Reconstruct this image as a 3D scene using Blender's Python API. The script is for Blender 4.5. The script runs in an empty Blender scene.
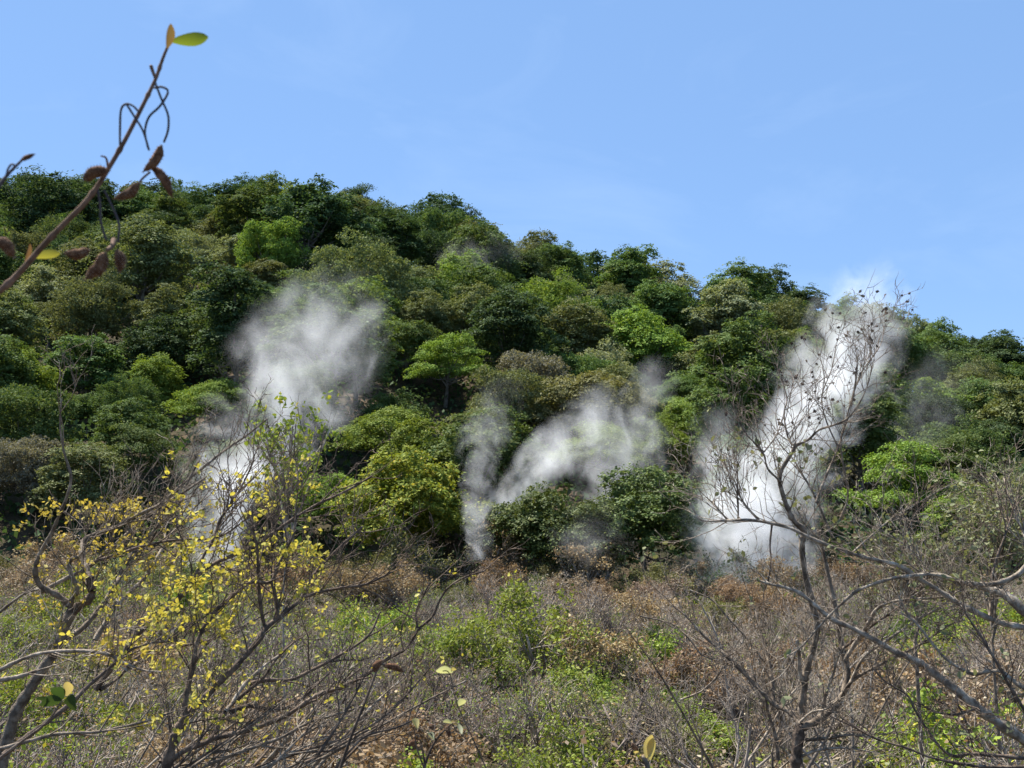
import bpy, math, random
import numpy as np
from mathutils import Vector, Matrix

C = bpy.data.collections.new("place")
bpy.context.scene.collection.children.link(C)
SC = bpy.context.scene
rad = math.radians
NP = np.random.default_rng

# ------------------------------------------------------------------ camera model
FPX, PITCH, EYE = 1100.0, math.atan(96 / 1100.0), np.array([0.0, 0.0, 7.5])
FWD = np.array([0, math.cos(PITCH), math.sin(PITCH)])
UPV = np.array([0, -math.sin(PITCH), math.cos(PITCH)])
RGT = np.array([1.0, 0, 0])


def ray(px, py):
    d = FWD * FPX + RGT * (px - 512) + UPV * (384 - py)
    return d / d[1]


def at(px, py, Y):
    return EYE + ray(px, py) * Y


def proj(p):
    v = np.asarray(p, float) - EYE
    w = v @ FWD
    return 512 + FPX * (v @ RGT) / w, 384 - FPX * (v @ UPV) / w


# ------------------------------------------------------------------ terrain
RID = np.array([(-400, 205), (-200, 178), (0, 176), (45, 182), (90, 182), (150, 190), (210, 184), (260, 185), (320, 183), (355, 192),
                (390, 208), (440, 210), (475, 220), (505, 232), (550, 242), (600, 255), (655, 270), (705, 280), (760, 282),
                (805, 294), (850, 306), (900, 320), (950, 334), (1000, 346), (1024, 350), (1250, 385), (1500, 420)], float)

RID[:, 1] += 13
SKYL = np.array([(-60, 176), (0, 174), (30, 172), (60, 176), (90, 181), (130, 182), (160, 184), (190, 176), (208, 170), (228, 174), (245, 184), (270, 178), (310, 178),
                 (345, 184), (370, 200), (385, 206), (400, 196), (415, 187), (440, 185), (465, 194), (475, 212), (500, 226), (530, 234), (560, 234), (585, 243), (605, 248),
                 (635, 246), (655, 258), (668, 266), (690, 268), (705, 272), (712, 266), (722, 276), (735, 264), (760, 262), (785, 268), (800, 280), (815, 290), (850, 300),
                 (880, 305), (900, 312), (925, 326), (945, 322), (960, 328), (990, 335), (1024, 340), (1100, 352)], float)


def smooth_profile():
    xs = np.arange(-400, 1501, 10.0)
    ys = np.interp(xs, RID[:, 0], RID[:, 1])
    k = np.exp(-0.5 * (np.arange(-6, 7) / 3.0) ** 2)
    k /= k.sum()
    return xs, np.convolve(np.pad(ys, 6, mode='edge'), k, mode='valid')


PXS, PYS = smooth_profile()


def ridge_y(px):
    return 262 - 0.035 * np.clip(px, -400, 1500)


def hnoise(x, y):
    return (np.sin(x * 0.071 + 1.3) * np.cos(y * 0.053 + 0.4) + 0.6 * np.sin(x * 0.13 - y * 0.09 + 2.0) + 0.4 * np.sin(x * 0.21 + y * 0.17))


def terrain(x, y):
    x = np.asarray(x, float)
    y = np.asarray(y, float)
    yy = np.maximum(y, 30.0)
    px = np.clip(512 + FPX * x / yy / FWD[1], -400, 1500)
    R = ridge_y(px)
    top = np.interp(px, PXS, PYS)
    ztop = EYE[2] + R * (FWD[2] * FPX + UPV[2] * (384 - top)) / (FWD[1] * FPX + UPV[1] * (384 - top))
    H = np.maximum(ztop - 11.5, 8.0)
    foot = 74 + 3 * np.sin(x * 0.06)
    s = np.clip((y - foot) / (R - foot), 0, 1)
    up = H * (s * (1.12 - 0.12 * s))
    beyond = np.clip((y - R) / 260.0, 0, 1)
    up = up * (1 - 0.75 * beyond * beyond * (3 - 2 * beyond)) - np.clip((y - R), 0, 40) * 0.1
    fold = 2.2 * hnoise(x, y) * np.clip(s * 3, 0, 1) * np.clip((1.02 - s) * 3, 0, 1)
    near = np.clip(1 - y / 19.0, 0, 1.0)
    nearz = 5.9 * near * near * (3 - 2 * near)
    valley = 0.18 * hnoise(x * 3, y * 3) * np.clip((90 - y) / 20, 0, 1)
    return up + fold + nearz + valley


# ------------------------------------------------------------------ materials
def nt(name):
    m = bpy.data.materials.new(name)
    m.use_nodes = True
    t = m.node_tree
    t.nodes.clear()
    out = t.nodes.new("ShaderNodeOutputMaterial")
    return m, t, out


def leaf_mat(name, c1, c2, c3=None, transl=0.26, var=0.22, gloss=0.015, tcol=None):
    """Leaves: two-sided diffuse with light coming through, colour varied per leaf and per plant."""
    m, t, out = nt(name)
    N, L = t.nodes.new, t.links.new
    geo, oi = N("ShaderNodeNewGeometry"), N("ShaderNodeObjectInfo")
    ramp = N("ShaderNodeValToRGB")
    ramp.color_ramp.elements[0].color = (*c1, 1)
    ramp.color_ramp.elements[1].color = (*c2, 1)
    if c3:
        e = ramp.color_ramp.elements.new(0.86)
        e.color = (*c2, 1)
        ramp.color_ramp.elements[2].color = (*c3, 1)
    L(geo.outputs["Random Per Island"], ramp.inputs[0])
    tc = N("ShaderNodeTexCoord")
    nz = N("ShaderNodeTexNoise")
    nz.inputs["Scale"].default_value = 0.55
    nz.inputs["Detail"].default_value = 2
    L(tc.outputs["Object"], nz.inputs["Vector"])
    hsv = N("ShaderNodeHueSaturation")
    mh = N("ShaderNodeMapRange")
    mh.inputs["To Min"].default_value = 0.485
    mh.inputs["To Max"].default_value = 0.515
    L(oi.outputs["Random"], mh.inputs["Value"])
    L(mh.outputs[0], hsv.inputs["Hue"])
    a = N("ShaderNodeMath")
    a.operation = 'MULTIPLY_ADD'
    L(oi.outputs["Random"], a.inputs[0])
    a.inputs[1].default_value = var * 1.6
    a.inputs[2].default_value = 1 - var * 1.3
    b = N("ShaderNodeMath")
    b.operation = 'MULTIPLY_ADD'
    L(nz.outputs["Fac"], b.inputs[0])
    b.inputs[1].default_value = var * 2
    L(a.outputs[0], b.inputs[2])
    L(b.outputs[0], hsv.inputs["Value"])
    L(ramp.outputs[0], hsv.inputs["Color"])
    df, tr, gl = N("ShaderNodeBsdfDiffuse"), N("ShaderNodeBsdfTranslucent"), N("ShaderNodeBsdfGlossy")
    L(hsv.outputs[0], df.inputs["Color"])
    ts = N("ShaderNodeMix")
    ts.data_type = 'RGBA'
    ts.blend_type = 'MULTIPLY'
    ts.inputs[0].default_value = 1.0
    L(hsv.outputs[0], ts.inputs[6])
    ts.inputs[7].default_value = (*(tcol or (1.25, 1.2, 0.6)), 1)
    L(ts.outputs[2], tr.inputs["Color"])
    gl.inputs["Roughness"].default_value = 0.6
    gl.inputs["Color"].default_value = (0.6, 0.6, 0.6, 1)
    m1, m2 = N("ShaderNodeMixShader"), N("ShaderNodeMixShader")
    m1.inputs[0].default_value = transl
    L(df.outputs[0], m1.inputs[1])
    L(tr.outputs[0], m1.inputs[2])
    m2.inputs[0].default_value = gloss
    L(m1.outputs[0], m2.inputs[1])
    L(gl.outputs[0], m2.inputs[2])
    L(m2.outputs[0], out.inputs["Surface"])
    return m


def bark_mat(name, c1, c2, scale=6.0, c3=None, rough=0.9, bump=.01):
    m, t, out = nt(name)
    N, L = t.nodes.new, t.links.new
    tc, nz, n2 = N("ShaderNodeTexCoord"), N("ShaderNodeTexNoise"), N("ShaderNodeTexNoise")
    nz.inputs["Scale"].default_value = scale
    nz.inputs["Detail"].default_value = 6
    nz.inputs["Roughness"].default_value = 0.65
    n2.inputs["Scale"].default_value = scale * 9
    n2.inputs["Detail"].default_value = 4
    L(tc.outputs["Object"], nz.inputs["Vector"])
    L(tc.outputs["Object"], n2.inputs["Vector"])
    r = N("ShaderNodeValToRGB")
    r.color_ramp.elements[0].position = 0.40
    r.color_ramp.elements[1].position = 0.58
    r.color_ramp.elements[0].color = (*c1, 1)
    r.color_ramp.elements[1].color = (*c2, 1)
    if c3:
        e = r.color_ramp.elements.new(0.72)
        e.color = (*c3, 1)
    L(nz.outputs["Fac"], r.inputs[0])
    p = N("ShaderNodeBsdfPrincipled")
    p.inputs["Roughness"].default_value = rough
    p.inputs["Specular IOR Level"].default_value = 0.25
    L(r.outputs[0], p.inputs["Base Color"])
    bp = N("ShaderNodeBump")
    bp.inputs["Strength"].default_value = 0.5
    bp.inputs["Distance"].default_value = bump
    L(n2.outputs["Fac"], bp.inputs["Height"])
    L(bp.outputs[0], p.inputs["Normal"])
    L(p.outputs[0], out.inputs["Surface"])
    return m


LM = {
    'olive': leaf_mat("leaves_olive", (.092, .112, .042), (.145, .162, .064), (.21, .21, .10)),
    'green': leaf_mat("leaves_green", (.056, .094, .026), (.100, .144, .042), (.17, .195, .06)),
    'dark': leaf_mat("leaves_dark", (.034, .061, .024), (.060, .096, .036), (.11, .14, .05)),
    'bright': leaf_mat("leaves_bright", (.105, .160, .026), (.168, .226, .042), (.26, .29, .065)),
    'pale': leaf_mat("leaves_pale", (.140, .160, .082), (.220, .235, .125), (.30, .30, .18)),
    'brown': leaf_mat("leaves_brown", (.110, .108, .046), (.165, .158, .068), (.17, .17, .06)),
    'grey': leaf_mat("leaves_grey", (.140, .135, .090), (.220, .210, .145), (.29, .27, .20), transl=.25),
    'yellow': leaf_mat("leaves_yellow", (.12, .18, .030), (.24, .29, .045), (.52, .43, .06)),
    'glossy': leaf_mat("leaves_glossy", (.042, .068, .016), (.085, .112, .026), (.17, .19, .045), transl=.2, gloss=.03),
    'lime': leaf_mat("leaves_lime", (.14, .18, .032), (.215, .27, .05), (.31, .33, .10)),
    'orange': leaf_mat("leaves_orange", (.19, .135, .078), (.29, .21, .12), (.42, .34, .20), transl=.25, tcol=(1.2, 1.0, .7)),
    'dry': leaf_mat("leaves_dry", (.17, .125, .09), (.28, .22, .15), (.42, .36, .26), transl=.2, tcol=(1.2, 1.0, .8)),
    'litter': leaf_mat("dead_leaves", (.075, .050, .032), (.15, .105, .065), (.24, .19, .12), transl=.1),
    'gold': leaf_mat("leaves_gold", (.38, .33, .06), (.54, .48, .12), (.62, .57, .24), transl=.4, tcol=(1.15, 1.05, .55), var=.12),
    'grass': leaf_mat("grass_blades", (.12, .18, .03), (.25, .26, .07), (.40, .36, .17)),
}
BK = {
    'tree': bark_mat("bark_forest", (.085, .070, .055), (.20, .18, .155), 1.2),
    'twig': bark_mat("bark_scrub", (.15, .122, .096), (.36, .305, .25), 2.0, (.54, .48, .41)),
    'twig_dark': bark_mat("bark_scrub_dark", (.09, .068, .056), (.21, .17, .145), 2.0, (.33, .28, .24)),
    'dark': bark_mat("bark_dark_branch", (.055, .040, .030), (.165, .120, .088), 13.0, (.30, .24, .18)),
    'silver': bark_mat("bark_silver", (.14, .105, .075), (.36, .30, .23), 13.0, (.60, .54, .45)),
    'grey': bark_mat("bark_grey", (.085, .064, .046), (.24, .19, .14), 13.0, (.44, .38, .30)),
    'vine': bark_mat("vine_stem", (.11, .06, .035), (.22, .13, .085), 40.0, (.3, .2, .14), bump=.0004),
    'tendril': bark_mat("vine_tendril", (.06, .05, .055), (.10, .085, .085), 14.0, bump=.0002),
    'pod': bark_mat("pod_velvet", (.075, .034, .018), (.18, .095, .05), 90.0, (.26, .16, .10), rough=1.0, bump=.0006),
    'hair': bark_mat("pod_hair", (.30, .20, .13), (.50, .38, .28), 60.0, bump=.0001),
}


def ground_mat():
    m, t, out = nt("soil_and_litter")
    N, L = t.nodes.new, t.links.new
    tc = N("ShaderNodeTexCoord")
    a, b = N("ShaderNodeTexNoise"), N("ShaderNodeTexNoise")
    a.inputs["Scale"].default_value = 0.35
    a.inputs["Detail"].default_value = 8
    b.inputs["Scale"].default_value = 5.0
    b.inputs["Detail"].default_value = 8
    L(tc.outputs["Object"], a.inputs["Vector"])
    L(tc.outputs["Object"], b.inputs["Vector"])
    r = N("ShaderNodeValToRGB")
    r.color_ramp.elements[0].position = .35
    r.color_ramp.elements[1].position = .65
    r.color_ramp.elements[0].color = (.030, .032, .017, 1)
    r.color_ramp.elements[1].color = (.095, .070, .046, 1)
    L(a.outputs["Fac"], r.inputs[0])
    mx = N("ShaderNodeMix")
    mx.data_type = 'RGBA'
    mx.blend_type = 'MULTIPLY'
    mx.inputs[0].default_value = .8
    r2 = N("ShaderNodeValToRGB")
    r2.color_ramp.elements[0].position = .3
    r2.color_ramp.elements[1].position = .7
    r2.color_ramp.elements[0].color = (.4, .4, .4, 1)
    r2.color_ramp.elements[1].color = (1.3, 1.25, 1.1, 1)
    L(b.outputs["Fac"], r2.inputs[0])
    L(r.outputs[0], mx.inputs[6])
    L(r2.outputs[0], mx.inputs[7])
    p = N("ShaderNodeBsdfPrincipled")
    p.inputs["Roughness"].default_value = 1.0
    p.inputs["Specular IOR Level"].default_value = 0.1
    L(mx.outputs[2], p.inputs["Base Color"])
    bp = N("ShaderNodeBump")
    bp.inputs["Strength"].default_value = .8
    bp.inputs["Distance"].default_value = .1
    L(b.outputs["Fac"], bp.inputs["Height"])
    L(bp.outputs[0], p.inputs["Normal"])
    L(p.outputs[0], out.inputs["Surface"])
    return m


# ------------------------------------------------------------------ mesh helpers
def mesh_np(name, V, F, mat=None, smooth=False):
    """V (n,3); F a list of index arrays (k,3) or (k,4)."""
    me = bpy.data.meshes.new(name)
    V = np.asarray(V, np.float32)
    F = [np.asarray(f, np.int32) for f in F if len(f)]
    loops = np.concatenate([f.ravel() for f in F])
    sizes = np.concatenate([np.full(len(f), f.shape[1], np.int32) for f in F])
    starts = np.concatenate([[0], np.cumsum(sizes)[:-1]]).astype(np.int32)
    me.vertices.add(len(V))
    me.vertices.foreach_set("co", V.ravel())
    me.loops.add(len(loops))
    me.loops.foreach_set("vertex_index", loops)
    me.polygons.add(len(sizes))
    me.polygons.foreach_set("loop_start", starts)
    me.update(calc_edges=True)
    me.validate()
    if smooth:
        me.polygons.foreach_set("use_smooth", np.ones(len(me.polygons), bool))
    if mat:
        me.materials.append(mat)
    return me


def obj(name, me, parent=None, loc=None):
    o = bpy.data.objects.new(name, me)
    C.objects.link(o)
    if parent:
        o.parent = parent
    if loc is not None:
        o.location = loc
    return o


def empty(name, loc):
    o = bpy.data.objects.new(name, None)
    C.objects.link(o)
    o.location = [float(v) for v in loc]
    o.empty_display_size = 0.3
    return o


USED = {}


def tag(o, label=None, cat=None, group=None, kind=None):
    if label:
        o["label"] = label
        USED[label] = USED.get(label, 0) + 1
    if cat:
        o["category"] = cat
    if group:
        o["group"] = group
    if kind:
        o["kind"] = kind
    return o


def unit(v):
    v = np.asarray(v, float)
    return v / (np.linalg.norm(v, axis=-1, keepdims=True) + 1e-9)


def leaves_vf(P, Nn, rng, L, W, jit=0.35, fold=0.0):
    """One diamond (or folded six-point) leaf at each point of P with normal near Nn."""
    n = len(P)
    Nn = unit(Nn)
    r = unit(rng.normal(size=(n, 3)))
    t = unit(r - Nn * np.sum(r * Nn, 1, keepdims=True))
    b = np.cross(Nn, t)
    s = 1 + jit * rng.uniform(-1, 1, (n, 1))
    t = t * (L * .5) * s
    b = b * (W * .5) * s
    if fold:
        up = Nn * (W * fold) * s
        V = np.stack([P - t, P - .35 * t + b + up, P + .45 * t + .8 * b + up, P + t, P + .45 * t - .8 * b + up, P - .35 * t - b + up], 1).reshape(-1, 3)
        k = np.arange(n)[:, None] * 6
        return V, [k + np.array([[0, 1, 2, 3]]), k + np.array([[0, 3, 4, 5]])]
    V = np.stack([P - t, P + b, P + t, P - b], 1).reshape(-1, 3)
    k = np.arange(n)[:, None] * 4
    return V, [k + np.array([[0, 1, 2, 3]])]


def join_vf(parts):
    V, F, off = [], [], 0
    for v, f in parts:
        if not len(v):
            continue
        V.append(v)
        F += [np.asarray(q) + off for q in f if len(q)]
        off += len(v)
    return np.concatenate(V), F


def tubes_vf(lines, sides=5):
    """lines: list of (pts (k,3), radii (k,)); each a closed-ended tube."""
    Vs, Q, T, off = [], [], [], 0
    ang = np.arange(sides) * 2 * math.pi / sides
    ca, sa = np.cos(ang), np.sin(ang)
    ring = np.arange(sides)
    nxt = (ring + 1) % sides
    for P, R in lines:
        P = np.asarray(P, float)
        R = np.asarray(R, float)
        k = len(P)
        d = np.empty_like(P)
        d[1:-1] = P[2:] - P[:-2]
        d[0] = P[1] - P[0]
        d[-1] = P[-1] - P[-2]
        d = unit(d)
        ref = np.array([0, 0, 1.0]) if abs(d[0][2]) < .9 else np.array([1.0, 0, 0])
        a = unit(np.cross(d, ref))
        b = np.cross(d, a)
        V = P[:, None, :] + R[:, None, None] * (a[:, None, :] * ca[None, :, None] + b[:, None, :] * sa[None, :, None])
        Vs.append(V.reshape(-1, 3))
        for i in range(k - 1):
            o0, o1 = off + i * sides, off + (i + 1) * sides
            Q.append(np.stack([o0 + ring, o0 + nxt, o1 + nxt, o1 + ring], 1))
        Vs.append(P[-1:] + d[-1] * R[-1])
        tip = off + k * sides
        o1 = off + (k - 1) * sides
        T.append(np.stack([o1 + ring, o1 + nxt, np.full(sides, tip)], 1))
        off += k * sides + 1
    return np.concatenate(Vs), [np.concatenate(Q), np.concatenate(T)]


def spline(P, n):
    """Catmull-Rom through P (k,d) resampled to n points per span."""
    P = np.asarray(P, float)
    Q = np.vstack([2 * P[0] - P[1], P, 2 * P[-1] - P[-2]])
    out = []
    for i in range(1, len(Q) - 2):
        p0, p1, p2, p3 = Q[i - 1:i + 3]
        for t in np.arange(n) / n:
            out.append(.5 * (2 * p1 + (p2 - p0) * t + (2 * p0 - 5 * p1 + 4 * p2 - p3) * t * t + (3 * p1 - p0 - 3 * p2 + p3) * t ** 3))
    out.append(Q[-2])
    return np.array(out)


# ------------------------------------------------------------------ forest tree prototypes
def crown_lobes(rng, style, R, H, z0):
    L = []
    if style == 'layered':
        for tier, (zf, rf, n) in enumerate(((.30, 1.0, 15), (.62, .78, 11), (.92, .42, 6))):
            for k in range(n):
                a = k * 2.4 + rng.uniform(0, .9)
                q = R * rf * math.sqrt((k + .6) / n) * rng.uniform(.82, 1.08)
                L.append(((q * math.cos(a), q * math.sin(a), z0 + H * (zf + rng.uniform(-.09, .09))), R * rng.uniform(.24, .36), .34))
    elif style == 'wispy':
        for k in range(13):
            a = k * 2.4 + rng.uniform(0, .6)
            q = R * math.sqrt((k + .4) / 13) * rng.uniform(.85, 1.1)
            L.append(((q * math.cos(a), q * math.sin(a), z0 + H * (.75 - .35 * (q / R) ** 2 + rng.uniform(-.1, .1))), R * rng.uniform(.17, .27), .42))
    else:
        n = {'dome': 34, 'broad': 40, 'tall': 36, 'clumpy': 26, 'fine': 46}[style]
        lr = {'dome': .30, 'broad': .26, 'tall': .33, 'clumpy': .36, 'fine': .24}[style]
        for k in range(n):
            u = 1 - (k + .5) / n * 1.42
            a = k * 2.39996 + rng.uniform(-.35, .35)
            q = math.sqrt(max(0, 1 - u * u)) if u > 0 else 1 - .35 * u * u
            w = rng.uniform(.70, 1.08) * (1 + .16 * math.sin(3 * a + 1) * (1 - abs(u)))
            cz = z0 + H * (.34 + .52 * u * rng.uniform(.88, 1.1))
            L.append(((R * .80 * q * w * math.cos(a), R * .80 * q * w * math.sin(a), cz), R * lr * rng.uniform(.72, 1.22), .72 if style != 'broad' else .55))
        for k in range(7):
            a = k * 2.4
            L.append(((R * .35 * math.cos(a), R * .35 * math.sin(a), z0 + H * rng.uniform(.25, .6)), R * .34, .8))
    return L


def make_crown(seed, style, R, H, z0, nleaf, ls):
    rng = NP(seed)
    lobes = crown_lobes(rng, style, R, H, z0)
    ax, ay, skew = rng.uniform(.84, 1.18), rng.uniform(.84, 1.18), rng.uniform(-.14, .14)
    keep = []
    for c, r, fl in lobes:
        w = rng.uniform(.80, 1.13)
        if style not in ('layered', 'wispy') and rng.uniform() < .13:
            continue
        c = (c[0] * ax * w + skew * (c[2] - z0), c[1] * ay * w, z0 + (c[2] - z0) * rng.uniform(.88, 1.12))
        keep.append((c, r * rng.uniform(.75, 1.2), fl))
    lobes = keep
    wt = np.array([l[1] ** 2 for l in lobes])
    wt = wt / wt.sum()
    fine = style == 'fine'
    parts = []
    for (c, r, fl), w in zip(lobes, wt):
        n = int(nleaf * w * rng.uniform(.7, 1.25))
        k = max(7, int(rng.uniform(11, 19) * (1.7 if fine else 1)))
        sd = unit(rng.normal(size=(k, 3)))
        sd[:, 2] = sd[:, 2] * .8 + .18
        sc = sd * r * rng.uniform(.62, 1.15, (k, 1)) * np.array([1, 1, fl])
        sr = r * rng.uniform(.20, .42, (k, 1)) * (.72 if fine else 1)
        pick = rng.integers(0, k, n)
        q = rng.normal(size=(n, 3)) * .58
        q[:, 2] *= (.75 if fine else .34)
        out = sc[pick] / (np.linalg.norm(sc[pick], axis=1, keepdims=True) + 1e-6)
        # a spray droops away from the middle of its lobe
        q[:, 2] -= .45 * np.sum(q[:, :2] * out[:, :2], 1)
        P = sc[pick] + q * sr[pick]
        loose = rng.uniform(0, 1, n) < .16
        P[loose] = unit(rng.normal(size=(loose.sum(), 3))) * r * (rng.uniform(0, 1, (loose.sum(), 1)) ** .4) * np.array([1, 1, fl])
        nn = out * .45 + np.array([0, 0, .35 if fine else .75]) + rng.normal(size=(n, 3)) * (.6 if fine else .36)
        parts.append(leaves_vf(P + np.array(c), nn, rng, ls, ls * .6))
    return join_vf(parts), lobes


def make_trunk(seed, lobes, z0, H, r0):
    rng = NP(seed + 77)
    lean = rng.uniform(-.5, .5, 2)
    top = z0 + H * .35
    P = [(0, 0, -1.2), (.05, 0, 0), (lean[0] * .3, lean[1] * .3, z0 * .5), (lean[0] * .8, lean[1] * .8, z0), (lean[0], lean[1], top)]
    R = [r0 * 1.5, r0 * 1.2, r0 * .95, r0 * .8, r0 * .45]
    lines = [(spline(P, 4), np.interp(np.linspace(0, 4, 17), range(5), R))]
    fork = np.array(P[3])
    for c, r, f in lobes[::2][:20]:
        c = np.array(c)
        s = fork + np.array([0, 0, rng.uniform(-.5, H * .25)])
        mid = s * .5 + c * .5 + np.array([rng.uniform(-.3, .3), rng.uniform(-.3, .3), -.25 * H * .3])
        lines.append((spline([s, mid, c], 4), np.linspace(r0 * .42, r0 * .07, 9)))
    return tubes_vf(lines, 6)


PROTO = {}
PSPEC = [  # key, style, R, H, z0, leaves, leaf size
    ('dome_a', 'dome', 5.2, 7.6, 2.6, 26000, .27), ('dome_b', 'dome', 5.0, 6.8, 2.4, 26000, .26), ('dome_c', 'dome', 5.4, 8.4, 2.8, 28000, .28),
    ('tall_a', 'tall', 4.4, 9.6, 3.0, 26000, .27), ('tall_b', 'tall', 4.2, 8.8, 2.6, 25000, .26),
    ('broad_a', 'broad', 6.2, 6.4, 2.6, 30000, .26), ('broad_b', 'broad', 6.0, 5.6, 2.6, 30000, .25),
    ('clumpy_a', 'clumpy', 5.2, 7.4, 2.6, 24000, .28), ('clumpy_b', 'clumpy', 5.0, 8.2, 2.8, 24000, .29),
    ('fine_a', 'fine', 5.4, 8.0, 2.4, 32000, .22), ('fine_b', 'fine', 5.2, 7.0, 2.4, 32000, .22),
    ('layered_a', 'layered', 6.2, 5.8, 3.0, 24000, .25), ('layered_b', 'layered', 5.8, 6.4, 3.2, 23000, .25), ('layered_c', 'layered', 6.4, 5.0, 3.4, 24000, .25),
    ('wispy_a', 'wispy', 4.6, 3.4, 6.0, 5200, .26), ('wispy_b', 'wispy', 4.2, 3.8, 5.2, 5000, .26),
]
for i, (key, style, R, H, z0, n, ls) in enumerate(PSPEC):
    (V, F), lobes = make_crown(100 + i, style, R, H, z0, n, ls)
    cm = mesh_np("crown_" + key, V, F, LM['green'])
    V, F = make_trunk(100 + i, lobes, z0, H, .26)
    tm = mesh_np("trunk_" + key, V, F, BK['tree'], smooth=True)
    PROTO[key] = (cm, tm, R, H, z0, style)

TREES = []   # records for labelling


def put_tree(key, colour, x, y, s, name, rng, sz=None, z=None):
    cm, tm, R, H, z0, style = PROTO[key]
    zb = float(terrain(x, y))
    sz = sz or s
    # no crown stands higher than the wood's own skyline
    hh = (z0 + H * (.93 if style != 'wispy' else .9)) * 1.0
    for it in range(12):
        px, py = proj((x, y, zb + hh * sz))
        lim = float(np.max(np.interp([px - 12, px, px + 12], SKYL[:, 0], SKYL[:, 1]))) - 1
        if py < lim:
            sz *= .93
            s *= .965
        else:
            break
    if y > float(ridge_y(px)) - 6 and style != 'wispy':
        for it in range(8):
            px, py = proj((x, y, zb + hh * sz))
            if py > float(np.interp(px, SKYL[:, 0], SKYL[:, 1])) + 2 and sz < 1.7:
                sz *= 1.06
    root = empty(name, (x, y, zb))
    root.rotation_euler.z = rng.uniform(0, 6.28)
    root.scale = (s, s, sz)
    o = obj("crown", cm, root)
    o.material_slots[0].link = 'OBJECT'
    o.material_slots[0].material = LM[colour]
    obj("trunk", tm, root)
    return root


def solve_tree(px, py, key, wpx):
    """The distance at which a tree of this kind, rooted on the hillside, shows its crown centre at (px, py), as wide as wpx."""
    cm, tm, R, H, z0, style = PROTO[key]
    best = None
    for Y in np.arange(72, 262, 1.0):
        p = at(px, py, Y)
        s = np.clip(wpx * Y / FPX / (2 * R), .35, 2.2)
        e = abs(float(terrain(p[0], Y)) + (z0 + H * .45) * s - p[2])
        if best is None or e < best[0]:
            best = (e, Y, s, p[0])
    return best


KIND_NAME = {'dome': 'forest_tree', 'tall': 'forest_tree', 'broad': 'spreading_tree', 'clumpy': 'forest_tree', 'fine': 'forest_tree',
             'layered': 'umbrella_tree', 'wispy': 'umbrella_tree'}
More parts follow.
